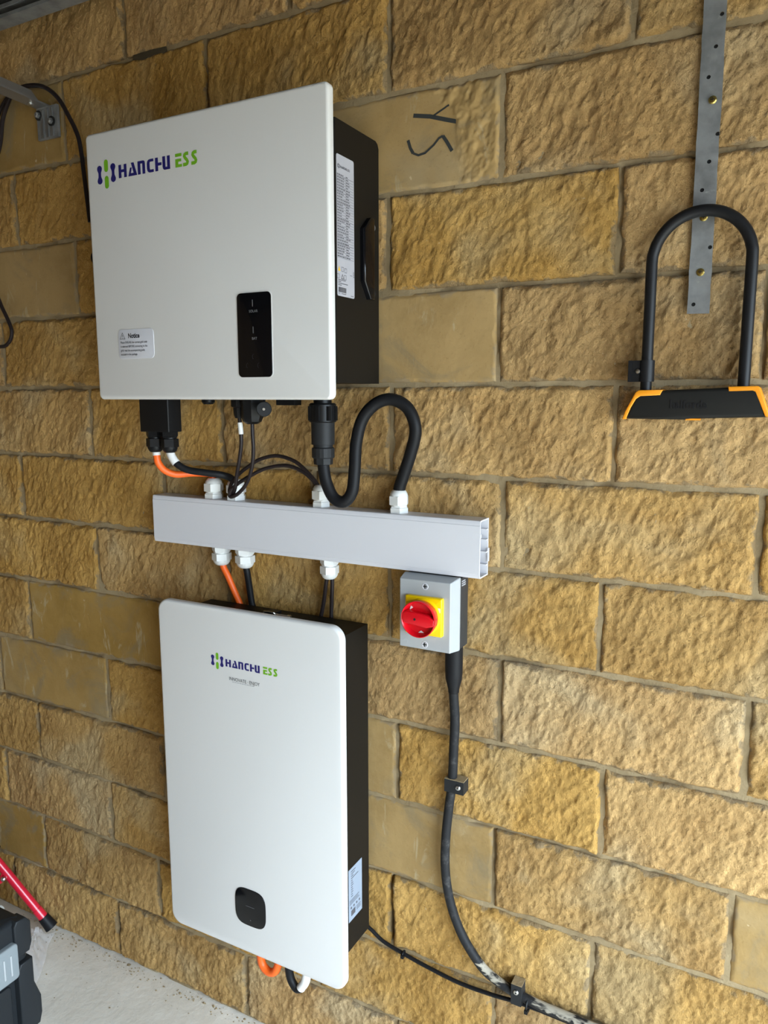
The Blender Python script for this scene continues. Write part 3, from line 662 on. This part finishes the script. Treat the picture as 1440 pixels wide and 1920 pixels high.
KC = (-0.6070, 1.1650)
kb = MB(); kb.lathe([(0, .030), (.004, .0335), (.022, .0360), (.0235, .0357), (.0240, .0345), (.0225, .0330), (.0125, .0300), (.0115, .020)], (KC[0], -0.0950, KC[1]), (0, -1, 0), 48)
kbo = kb.build('rotary_knob', M['red'], iso, 40)
gp = MB(); a = math.radians(-6); ca, sa = math.cos(a), math.sin(a)
bar = [(-.034, -.007), (-.026, -.0125), (.020, -.0125), (.0345, -.0065), (.0345, .0065), (.020, .0125), (-.026, .0125), (-.034, .007)]
gp.py([(KC[0] + u * ca - v * sa, KC[1] + u * sa + v * ca) for u, v in bar], -0.1040, -0.1195, bf=0.003); gp.build('grip', M['red'], kbo)
for tri in ([(KC[0] - .022, KC[1] + .014), (KC[0] - .014, KC[1] + .020), (KC[0] - .019, KC[1] + .023)], [(KC[0] - .003, KC[1] - .0285), (KC[0] + .009, KC[1] - .0275), (KC[0] + .003, KC[1] - .0235)]): MB().flat([tri], front(-0.1085)).build('position_mark', M['sleeve'], kbo, recalc=False)
MB().lathe([(0, .0026), (.0006, .0024)], (KC[0] - .006, -0.1193, KC[1]), (0, -1, 0), 12).build('grip_hole', M['dark_hole'], kbo)
MB().flat([q(-0.0475, -0.0475 + w, 1.2295 - i * .0042, 1.2320 - i * .0042) for i, w in enumerate((.018, .020, .020))], lambda u, v: (-0.5466, u, v)).build('side_print', M['grey_ink'], iso, recalc=False)

# ------------------------------------------------------------------ cables
def cable(name, pts, r, m, label, sleeve=None, n=12, group=None):
    o = MB().tube(pts, r, n).build(name, M[m], origin=pts[0]); tag(o, label, 'cable', group)
    if sleeve:
        s = MB().tube(sleeve[0], sleeve[1], n, 4).build('white_sleeve', M['sleeve'], o)
    return o
cable('orange_cable', [(-1.2475, -0.13, 1.478), (-1.2461, -0.13, 1.4651), (-1.2452, -0.13, 1.4533), (-1.2433, -0.128, 1.439), (-1.2379, -0.115, 1.4215), (-1.224, -0.095, 1.4115), (-1.2024, -0.07, 1.4125), (-1.1837, -0.045, 1.4110), (-1.1705, -0.037, 1.4080), (-1.167, -0.035, 1.3895)], 0.0078, 'orange',
      'orange cable bending from the inverter terminal cover into the trunking', ([(-1.2465, -0.13, 1.4665), (-1.2457, -0.13, 1.4605), (-1.2452, -0.13, 1.4560)], 0.0088))
cable('black_power_cable', [(-1.2055, -0.13, 1.478), (-1.2052, -0.13, 1.4641), (-1.2011, -0.13, 1.4549), (-1.1908, -0.127, 1.4398), (-1.1702, -0.115, 1.4256), (-1.133, -0.092, 1.4182), (-1.1090, -0.07, 1.4125), (-1.1030, -0.045, 1.4010), (-1.1020, -0.035, 1.3844)], 0.0078, 'black_rubber',
      'black cable beside the orange one, curving from the terminal cover into the trunking', ([(-1.2052, -0.13, 1.4641), (-1.2011, -0.13, 1.4549), (-1.1960, -0.1288, 1.4468), (-1.1915, -0.1272, 1.4405)], 0.0090))
cable('data_cable', [(-1.0359, -0.1, 1.5444), (-1.0337, -0.1, 1.5301), (-1.0315, -0.1, 1.5033), (-1.0331, -0.099, 1.4816), (-1.0445, -0.094, 1.4445), (-1.0588, -0.085, 1.4155), (-1.0695, -0.078, 1.3882), (-1.0805, -0.074, 1.3720), (-1.0893, -0.072, 1.3725), (-1.0922, -0.070, 1.3823), (-1.0856, -0.068, 1.3976), (-1.0683, -0.065, 1.417), (-1.0459, -0.063, 1.4328), (-1.0223, -0.06, 1.4474), (-0.9993, -0.057, 1.4555), (-0.9744, -0.054, 1.4593), (-0.9463, -0.05, 1.4542), (-0.923, -0.046, 1.443), (-0.9001, -0.042, 1.4228), (-0.8838, -0.038, 1.4033), (-0.8788, -0.036, 1.390)], 0.0041, 'brown_wire',
      'thin black data cable with a white sleeve, looping into the trunking in the upper arc', ([(-1.0338, -0.1, 1.5305), (-1.0325, -0.1, 1.5180), (-1.0316, -0.1, 1.5060)], 0.0052), 10)
cable('data_cable', [(-1.0014, -0.1, 1.5353), (-1.0012, -0.1, 1.504), (-1.0008, -0.099, 1.479), (-1.0072, -0.095, 1.4461), (-1.0195, -0.09, 1.4179), (-1.0377, -0.084, 1.3943), (-1.0578, -0.0825, 1.3765), (-1.0747, -0.0815, 1.3680), (-1.0834, -0.0805, 1.3690), (-1.081, -0.079, 1.3795), (-1.0675, -0.074, 1.395), (-1.0349, -0.068, 1.4149), (-1.0023, -0.06, 1.4307), (-0.969, -0.056, 1.4382), (-0.9409, -0.052, 1.4382), (-0.9146, -0.046, 1.4279), (-0.896, -0.042, 1.414), (-0.8859, -0.038, 1.4014), (-0.882, -0.036, 1.389)], 0.0041, 'brown_wire',
      'thin black data cable without a sleeve, looping into the trunking in the lower arc', None, 10)
cable('grid_cable', [(-0.8268, -0.1, 1.4726), (-0.8265, -0.1, 1.4492), (-0.8199, -0.1, 1.4142), (-0.8040, -0.098, 1.3840), (-0.7822, -0.095, 1.3775), (-0.7664, -0.09, 1.3978), (-0.7629, -0.085, 1.4422), (-0.7617, -0.08, 1.4946), (-0.7514, -0.072, 1.5416), (-0.7258, -0.064, 1.5708), (-0.6947, -0.056, 1.579), (-0.6639, -0.048, 1.5617), (-0.6495, -0.044, 1.5216), (-0.6616, -0.04, 1.4744), (-0.6787, -0.036, 1.4311), (-0.6885, -0.035, 1.4039), (-0.690, -0.035, 1.3877)], 0.0122, 'black_rubber',
      'thick black cable in an S loop from the round connector to the trunking', None, 16)
cable('orange_cable', [(-1.1505, -0.035, 1.212), (-1.1478, -0.034, 1.1949), (-1.1373, -0.0312, 1.1724), (-1.1238, -0.027, 1.1384), (-1.1101, -0.0255, 1.1101), (-1.0971, -0.0255, 1.0798), (-1.0891, -0.0255, 1.0424)], 0.0075, 'orange', 'orange cable leaving the underside of the trunking and passing behind the battery')
cable('black_power_cable', [(-1.0825, -0.035, 1.212), (-1.0785, -0.034, 1.1861), (-1.0775, -0.029, 1.1535), (-1.0748, -0.0265, 1.1212), (-1.0689, -0.0255, 1.09), (-1.0673, -0.0255, 1.0456)], 0.0075, 'black_rubber', 'black cable beside the orange one, from under the trunking to behind the battery')
cable('signal_lead', [(-0.8600, -0.035, 1.212), (-0.8663, -0.032, 1.1913), (-0.8776, -0.0265, 1.1405), (-0.8855, -0.0255, 1.1087), (-0.8918, -0.0255, 1.0653)], 0.0045, 'brown_wire', 'thin black lead under the trunking, the left one of a pair', None, 10)
cable('signal_lead', [(-0.8520, -0.035, 1.212), (-0.8514, -0.032, 1.193), (-0.8570, -0.0265, 1.143), (-0.8590, -0.0255, 1.1087), (-0.8586, -0.0255, 1.0642)], 0.0045, 'brown_wire', 'thin black lead under the trunking, the right one of a pair', None, 10)
SUP = [(-0.5667, -0.035, 1.0500), (-0.5667, -0.035, 1.0072), (-0.5661, -0.033, 0.9842), (-0.5644, -0.030, 0.9381), (-0.5668, -0.028, 0.8796), (-0.5701, -0.0265, 0.8023), (-0.5776, -0.026, 0.7355), (-0.5829, -0.026, 0.6741), (-0.5832, -0.026, 0.6012), (-0.5714, -0.026, 0.5314), (-0.5437, -0.026, 0.4644), (-0.502, -0.026, 0.4105), (-0.4663, -0.026, 0.3886), (-0.4223, -0.026, 0.3755), (-0.3751, -0.026, 0.3682), (-0.3207, -0.026, 0.3659), (-0.268, -0.026, 0.3636), (-0.217, -0.026, 0.3625), (0.20, -0.026, 0.352), (0.80, -0.026, 0.345)]
sup = cable('supply_cable', SUP, 0.0096, 'dusty', 'dusty black armoured cable dropping from the isolator and turning right along the wall', None, 16)
bt = MB(); bt.lathe([(0, .0178), (.055, .0178), (.072, .0165), (.092, .0115), (.100, .0108), (.101, .0098)], (-0.5665, -0.0345, 1.0985), (0.003, 0, -1), 24); bt.build('heat_shrink_boot', M['black_rubber'], sup)
cable('thin_cable', [(-0.80, -0.022, 0.425), (-0.7868, -0.022, 0.4058), (-0.7644, -0.021, 0.3925), (-0.733, -0.021, 0.3746), (-0.6833, -0.0205, 0.3628), (-0.6272, -0.0205, 0.3529), (-0.5517, -0.0205, 0.3439), (-0.4793, -0.0205, 0.3453), (-0.4277, -0.020, 0.3500), (-0.3823, -0.020, 0.3510), (-0.32, -0.020, 0.3500), (0.2, -0.020, 0.336), (0.80, -0.020, 0.328)], 0.0042, 'black_rubber', 'thin black cable from behind the battery along the wall under the thicker cable', None, 10)

def clip(name, bx, sx_, label, grp):
    e = empty(name, (bx[0], -0.012, bx[4]), label, 'cable clip', grp)
    MB().box(*bx).build('clip_body', M['dark_grey'], e)
    MB().box(bx[0], bx[1], bx[2] + .001, bx[3], bx[5] - .0005, bx[5] + .0012).build('dust_film', M['mortar'], e)
    s = MB(); screw(s, sx_[0], bx[2] - .0003, sx_[1], .0055); so = s.build('screw', M['chrome'], e)
    MB().py(disc(sx_[0], sx_[1], .0017, 10), bx[2] - .003, bx[2] - .0042).build('screw_slot', M['dark_hole'], so)
    return e
clip('cable_clip', (-0.5825, -0.5405, -0.0385, -0.0120, 0.7840, 0.8110), (-0.5520, 0.7985), 'dark cable clip on the vertical drop of the supply cable', 'supply cable clips')
clip('cable_clip', (-0.4300, -0.4080, -0.0380, -0.0120, 0.3580, 0.4020), (-0.4190, 0.3880), 'dark cable clip where the supply cable runs level near the floor', 'supply cable clips')
def tie(x, y, z, r, label, w=.005):
    t = MB(); pts = [(x, y + r * math.cos(a), z + r * math.sin(a)) for a in np.linspace(0, 2 * math.pi, 17)]
    t.tube(pts, .0022, 6, 1); t.box(x - .0035, x + .0035, y - r - .003, y - r + .004, z - r * .4 - .004, z - r * .4 + .004)
    tag(t.build('cable_tie', M['black_plastic'], origin=(x, y, z)), label, 'cable tie')
tie(-0.3965, -0.0255, 0.3610, 0.0155, 'black cable tie binding the thin cable to the supply cable')
tie(-0.6833, -0.0205, 0.3628, 0.0062, 'small black cable tie on the thin cable alone')

# ------------------------------------------------------------------ galvanised strap
def strap():
    cu = bpy.data.curves.new('strap', 'CURVE'); cu.dimensions = '2D'; cu.fill_mode = 'BOTH'; cu.extrude = 0.0007
    def spl(pts):
        s = cu.splines.new('POLY'); s.points.add(len(pts) - 1); s.use_cyclic_u = True
        for p, (a, b) in zip(s.points, pts): p.co = (a, b, 0, 1)
    rs = random.Random(3); L = [(-0.1685, 1.7185)]
    xm = lambda z: -0.1520 + (z - 1.72) * -0.003
    left = []; right = []
    for z in np.arange(1.7185, 2.7401, 0.022):
        left.append((xm(z) - 0.0168 + rs.uniform(-.0006, .0006), z)); right.append((xm(z) + 0.0168 + rs.uniform(-.0006, .0006), z - 0.001))
    spl(left[::-1] + right)
    holes = [(-0.143, 2.166), (-0.149, 2.121), (-0.157, 2.078), (-0.139, 1.992), (-0.149, 1.952), (-0.157, 1.910), (-0.140, 1.821), (-0.160, 1.733), (-0.147, 2.225), (-0.157, 2.27), (-0.143, 2.32)]
    for hx, hz in holes: spl(disc(hx, hz, 0.0032, 12))
    ob = bpy.data.objects.new('tmp', cu); C.objects.link(ob); dg = bpy.context.evaluated_depsgraph_get(); dg.update()
    me = bpy.data.meshes.new_from_object(ob.evaluated_get(dg))
    mb = MB(); mb.add([(v.co.x, -0.0172 - v.co.z, v.co.y) for v in me.vertices], [tuple(p.vertices) for p in me.polygons])
    bpy.data.objects.remove(ob); return mb, holes
smb, holes = strap()
se = empty('metal_strap', (-0.152, -0.0172, 1.7185), 'galvanised punched metal strap screwed upright to the wall', 'metal strap')
smb.build('strip', M['galv'], se, 30)
for hx, hz in holes: MB().py(disc(hx, hz, 0.0034, 10), -0.0135, -0.0155).build('hole_shade_disc', M['dark_hole'], se)  # dark discs behind the cut-outs, painting in the shade of the holes
for sx_, sz in ((-0.149, 2.043), (-0.152, 1.868), (-0.152, 1.783)):
    s = MB(); screw(s, sx_, -0.0178, sz, .0062); so = s.build('screw', M['brass'], se)
    MB().flat([q(sx_ - .003, sx_ + .003, sz - .0005, sz + .0005), q(sx_ - .0005, sx_ + .0005, sz - .003, sz + .003)], front(-0.0217)).build('cross_slot', M['dark_hole'], so, recalc=False)

# ------------------------------------------------------------------ D lock
dl = empty('bike_lock', (-0.148, -0.032, 1.548), 'black and orange bicycle D-lock hanging from a screw on the metal strap', 'bike lock')
xl, xr, zc, yl = -0.2255, -0.0765, 1.8000, -0.0330
arc = [(xl, yl, 1.590), (xl, yl, 1.66), (xl, yl, 1.73)] + [((xl + xr) / 2 + (xr - xl) / 2 * math.cos(a), yl, zc + 0.0755 * math.sin(a)) for a in np.linspace(math.pi, 0, 15)] + [(xr, yl, 1.73), (xr, yl, 1.66), (xr, yl, 1.592)]
MB().tube(arc, 0.0092, 18, 4).build('shackle', M['lock_tube'], dl)
bo = [(-0.2560, 1.5475), (-0.2480, 1.5650), (-0.2410, 1.5800), (-0.2355, 1.5905), (-0.2310, 1.5930), (-0.1960, 1.5945), (-0.0950, 1.5985), (-0.0560, 1.5990), (-0.0530, 1.5970), (-0.0370, 1.5545), (-0.0380, 1.5525), (-0.1400, 1.5490), (-0.1600, 1.5470)]
MB().py(bo, -0.0150, -0.0530, bf=0.006, bb=0.006).build('crossbar', M['lock_body'], dl)
tl = [(-0.2585, 1.5465), (-0.2520, 1.5470), (-0.2450, 1.5660), (-0.2370, 1.5805), (-0.2300, 1.5850), (-0.1990, 1.5865), (-0.1955, 1.5955), (-0.2330, 1.5950), (-0.2380, 1.5920), (-0.2460, 1.5760), (-0.2540, 1.5600)]
MB().py(tl, -0.0140, -0.0537, bf=0.0015).build('end_trim', M['lock_orange'], dl)
tr2 = [(-0.0975, 1.6000), (-0.0550, 1.6005), (-0.0515, 1.5980), (-0.0360, 1.5560), (-0.0360, 1.5525), (-0.0420, 1.5535), (-0.0580, 1.5915), (-0.0620, 1.5935), (-0.0960, 1.5925)]
MB().py(tr2, -0.0140, -0.0537, bf=0.0015).build('end_trim', M['lock_orange'], dl)
MB().box(-0.158, -0.136, -0.0500, -0.040, 1.5462, 1.5490).build('lower_trim', M['lock_orange'], dl)
hp = MB()
for poly in text_polys('halfords', 0.0185, -0.1835, 1.5655, sx=0.95, bold=0.0004): hp.prism(poly, -0.0528, -0.0538, lambda u, v, h: (u, h, v))
hp.build('embossed_lettering', M['lock_tube'], dl, recalc=False)
bk = MB(); bk.lathe([(-.0175, .0125), (.0175, .0125)], (xl, yl, 1.6265), (0, 0, 1), 18); bk.box(-0.2545, -0.2300, -0.0400, -0.0220, 1.6090, 1.6440); bk.box(-0.2535, -0.2495, -0.0430, -0.0220, 1.6090, 1.6440)
bko = bk.build('frame_bracket', M['lock_tube'], dl)
s = MB(); screw(s, -0.2385, -0.0400, 1.6265, .0042); s.build('bracket_screw', M['chrome'], bko)

# ------------------------------------------------------------------ top left: door track, raised door, wall bracket, wiring
rl = empty('door_track', (-1.0, -0.11, 2.443), 'galvanised horizontal garage door track under the raised door', 'door track')
rm = MB(); rm.px([(-0.085, 2.443), (-0.125, 2.443), (-0.125, 2.4505), (-0.122, 2.4505), (-0.122, 2.446), (-0.088, 2.446), (-0.088, 2.468), (-0.122, 2.468), (-0.122, 2.4635), (-0.125, 2.4635), (-0.125, 2.471), (-0.085, 2.471)], -2.55, DOOR_X - 0.1); rm.build('rail', M['galv'], rl, 20)
bl = MB(); bl.lathe([(0, .006), (.004, .006), (.006, .003)], (-1.69, -0.125, 2.458), (0, -1, 0), 10); bl.build('bolt', M['zinc'], rl)
rd = MB().box(-2.50, DOOR_X - 0.05, -2.72, -0.105, 2.474, 2.510).build('garage_door', M['door_dark']); tag(rd, 'dark raised garage door lying flat overhead', 'garage door')
for yy in (-0.20, -0.95, -1.75, -2.60): MB().box(-2.50, DOOR_X - 0.05, yy - .03, yy + .03, 2.456, 2.4745).build('stiffener', M['door_dark'], rd)
wb = empty('wall_bracket', (-1.668, -0.012, 2.212), 'galvanised angle bracket bolted to the wall at the upper left', 'bracket')
pm = MB(); pm.box(-1.7030, -1.6300, -0.0190, -0.0120, 2.2120, 2.2860); pm.build('wall_plate', M['galv'], wb)
for x in (-1.6830, -1.6660, -1.6490): MB().box(x - .004, x + .004, -0.0220, -0.0185, 2.2150, 2.2800).build('pressed_rib', M['zinc'], wb)
am = MB(); am.px([(-0.012, 2.286), (-0.42, 2.300), (-0.42, 2.304), (-0.012, 2.290)], -1.7050, -1.6620); am.px([(-0.012, 2.288), (-0.42, 2.302), (-0.42, 2.340), (-0.03, 2.326), (-0.012, 2.310)], -1.7070, -1.7040); am.build('arm', M['zinc'], wb)
for x, z in ((-1.693, 2.268), (-1.6485, 2.2485)):
    b_ = MB(); b_.lathe([(0, .0115), (.003, .0115)], (x, -0.0200, z), (0, -1, 0), 18); bo_ = b_.build('bolt', M['dark_hole'], wb)
    b_ = MB(); b_.lathe([(.003, .0075), (.009, .0068), (.011, .004)], (x, -0.0200, z), (0, -1, 0), 6); b_.build('bolt_head', M['zinc'], bo_)
b_ = MB(); b_.lathe([(0, .008), (.005, .008), (.007, .005)], (-1.690, -0.045, 2.289), (0, 0, -1), 12); b_.lathe([(0, .007), (.005, .007), (.007, .004)], (-1.690, -0.045, 2.2915), (0, 0, 1), 12); b_.build('bolt', M['chrome'], wb)
cable('wall_wire', [(-1.90, -0.024, 2.10), (-1.862, -0.025, 2.18), (-1.834, -0.028, 2.225), (-1.8163, -0.03, 2.275), (-1.7911, -0.032, 2.308), (-1.7595, -0.034, 2.3304), (-1.7094, -0.034, 2.335), (-1.6552, -0.032, 2.3237), (-1.6116, -0.03, 2.2928), (-1.5777, -0.028, 2.2437), (-1.5525, -0.028, 2.198), (-1.5435, -0.028, 2.1548), (-1.5386, -0.028, 2.106), (-1.53, -0.026, 2.0)], 0.0052, 'brown_wire', 'dark wire arching over the bracket and down behind the inverter', None, 10)
cable('wall_wire', [(-1.95, -0.022, 2.02), (-1.905, -0.022, 2.14), (-1.8681, -0.022, 2.2342), (-1.8496, -0.022, 2.2827), (-1.8161, -0.022, 2.319), (-1.775, -0.0225, 2.338), (-1.730, -0.023, 2.338)], 0.0045, 'brown_wire', 'thinner dark wire beside the arching wire at the left edge', None, 10)
cable('wall_wire', [(-1.905, -0.026, 1.95), (-1.895, -0.028, 1.8695), (-1.8755, -0.03, 1.8247), (-1.8537, -0.03, 1.788), (-1.84, -0.03, 1.7572), (-1.8493, -0.03, 1.7327), (-1.8748, -0.03, 1.7183), (-1.9143, -0.03, 1.7209), (-1.95, -0.028, 1.74)], 0.0048, 'brown_wire', 'dark wire ending in a hook-shaped bend at the left edge beside the inverter', None, 10)

# ------------------------------------------------------------------ bottom left: toolbox, red stand, plastic bag
tb = empty('toolbox', (-1.80, -0.52, 0.0), 'black plastic toolbox with a grey latch on the floor at the lower left', 'toolbox')
TX = -1.602; YE = -0.284
MB().pz(rrect(-1.96, TX - .010, -0.740, YE - .008, 0.012, 4), 0.0, 0.205, b0=0.004).build('lower_body', M['tool_black'], tb)
MB().pz(rrect(-1.965, TX - .004, -0.745, YE - .004, 0.016, 4), 0.2125, 0.312, b1=0.016).build('lid', M['tool_black'], tb)
MB().pz(rrect(-1.970, TX - .001, -0.750, YE, 0.016, 4), 0.200, 0.2135).build('lid_rim', M['tool_black'], tb)
for fl_ in (0, 1):
    my = (lambda y: y) if not fl_ else (lambda y: -1.034 - y)
    MB().px([(my(y), z) for y, z in ((-0.322, .215), (YE, .215), (YE + .008, .235), (YE + .008, .292), (YE - .004, .308), (-0.314, .312), (-0.322, .300))], TX - .03, TX + .005, b=.004).build('corner_guard', M['tool_black'], tb)
    MB().px([(my(y), z) for y, z in ((-0.322, .004), (YE + .012, .004), (YE + .020, .030), (YE + .020, .078), (YE + .004, .128), (YE + .004, .196), (-0.314, .196), (-0.322, .180))], TX - .03, TX + .009, b=.004).build('corner_guard', M['tool_black'], tb)
MB().px(rrect(-0.560, -0.335, 0.030, 0.150, 0.010, 4), TX - .016, TX - .004, b=.003).build('side_panel', M['tool_black'], tb)
la = MB(); la.px(rrect(-0.412, -0.318, 0.168, 0.262, 0.010, 4), TX - .006, TX + .010, b=.004); lao = la.build('latch', M['tool_grey'], tb)
for i in range(4): MB().px(rrect(-0.398 + i * .0185, -0.3935 + i * .0185, 0.186, 0.240, 0.002, 3), TX + .009, TX + .0125, b=.001).build('latch_rib', M['iso_grey'], lao)
MB().px(rrect(-0.375, -0.335, 0.004, 0.026, 0.004, 3), TX - .014, TX + .004, b=.002).build('badge', M['teal'], tb)
pr = empty('pliers', (-1.66, -0.37, 0.312), 'red and yellow tool handle lying on top of the toolbox', 'hand tool')
MB().tube([(-1.74, -0.44, 0.3235), (-1.705, -0.405, 0.3250), (-1.668, -0.368, 0.3235)], 0.0105, 10).build('red_handle', M['red'], pr)
MB().tube([(-1.669, -0.369, 0.3235), (-1.661, -0.361, 0.3235), (-1.653, -0.353, 0.3225)], 0.0118, 6, 3).build('yellow_collar', M['yellow'], pr)
# rag between toolbox and wall
def crumple(name, fn, nu, nv, m, label, cat, thick=0.0):
    V = []; 
    for j in range(nv):
        for i in range(nu): V.append(fn(i / (nu - 1), j / (nv - 1)))
    F = [(j * nu + i, j * nu + i + 1, (j + 1) * nu + i + 1, (j + 1) * nu + i) for j in range(nv - 1) for i in range(nu - 1)]
    o = MB().add(V, F).build(name, m, origin=V[0], ang=60, recalc=False)
    if thick:
        md = o.modifiers.new('thickness', 'SOLIDIFY'); md.thickness = thick
    return tag(o, label, cat)
def vn(a, b): return float(vnoise(np.array(a), np.array(b)))
def rag(u, v):
    x = -1.895 + 0.10 * u; y = -0.262 + 0.085 * v
    e = min(u, 1 - u, v, 1 - v) * 4
    return (x, y, 0.004 + 0.195 * min(1, e) ** 0.5 + 0.03 * (vn(u * 6, v * 6) - .5) * min(1, e))
crumple('dust_sheet', rag, 26, 26, M['cloth'], 'pale grey bundled cloth behind the toolbox', 'cloth', 0.002)
def bag(u, v):
    # wrinkled film slumped on the floor between the toolbox and the wall
    A, B, D, E_ = (-1.845, -0.030), (-1.672, -0.238), (-1.955, -0.105), (-1.760, -0.262)
    x = (A[0] * (1 - v) + B[0] * v) * (1 - u) + (D[0] * (1 - v) + E_[0] * v) * u; y = (A[1] * (1 - v) + B[1] * v) * (1 - u) + (D[1] * (1 - v) + E_[1] * v) * u
    e = min(1.0, min(u, 1 - u, v, 1 - v) * 5)
    w = 0.030 * abs(vn(u * 7 + 3, v * 7) * 2 - 1) + 0.018 * abs(vn(u * 15, v * 13 + 5) * 2 - 1)
    return (x + .012 * (vn(v * 5, u * 3 + 9) - .5), y + .012 * (vn(u * 5, v * 3 + 2) - .5), 0.003 + (0.055 * math.sin(math.pi * u) ** .5 * math.sin(math.pi * v) ** .5 + w) * e)
crumple('plastic_bag', bag, 44, 44, M['film'], 'clear crumpled plastic bag on the floor between toolbox and wall', 'plastic bag')
rs = empty('folding_stand', (-1.852, -0.040, 0.0), 'red tubular stand leg with a black rubber foot leaning near the wall', 'stand')
FT = Vector((-1.850, -0.036, 0.026)); TPT = Vector((-2.105, -0.150, 0.405)); dv = (TPT - FT).normalized()
MB().tube([FT + dv * .030, FT + dv * .2, TPT], 0.0125, 16, 2).build('leg_tube', M['tool_red'], rs)
MB().tube([FT + dv * .030, FT + dv * .060, FT + dv * .066], 0.0138, 16, 2).build('leg_sleeve', M['tool_red'], rs)
MB().tube([FT - dv * .004, FT + dv * .012, FT + dv * .036], lambda t: 0.0185 - .003 * t, 16, 3).build('rubber_foot', M['black_rubber'], rs)
pv = FT + dv * .205
MB().tube([pv + Vector((0, -.012, -.004)), pv + Vector((-.05, -.05, -.055)), pv + Vector((-.13, -.10, -.155))], 0.0105, 14, 2).build('brace_tube', M['tool_red'], rs)
MB().lathe([(-.004, .007), (.010, .007), (.013, .004)], pv + Vector((.004, -.012, -.006)), (.4, -1, .2), 12).build('pivot_bolt', M['chrome'], rs)
MB().tube([(-2.105, -0.150, .405), (-2.08, -0.10, .320), (-2.052, -0.060, .245)], 0.006, 8).build('clamp_rod', M['zinc'], rs)
ck = MB(); ck.lathe([(0, .010), (.006, .019), (.016, .021), (.026, .016), (.030, .006)], (-2.060, -0.060, 0.240), (.8, -.5, -.25), 10); ck.build('clamp_knob', M['black_plastic'], rs, 25)

# ------------------------------------------------------------------ grit swept against the wall and over the floor
random.seed(21); gm = MB()
for i in range(420):
    near = random.random() < .55
    x = random.uniform(-2.0, -0.6); y = -abs(random.gauss(0, .018)) - .012 if near else random.uniform(-.6, -.02)
    if y < -.22 and x < -1.5: continue
    r = random.uniform(.0008, .0028) * (1 if random.random() < .93 else 1.8); an = random.uniform(0, 6)
    vs = [(x + r * random.uniform(.7, 1.5) * math.cos(an + k * 1.257), y + r * random.uniform(.6, 1.2) * math.sin(an + k * 1.257), .0002) for k in range(5)] + [(x, y, r * random.uniform(.6, 1.1))]
    gm.add(vs, [(k, (k + 1) % 5, 5) for k in range(5)])
tag(gm.build('floor_grit', M['mortar'], recalc=True), 'loose stone grit scattered on the floor along the wall', 'grit', kind='stuff')
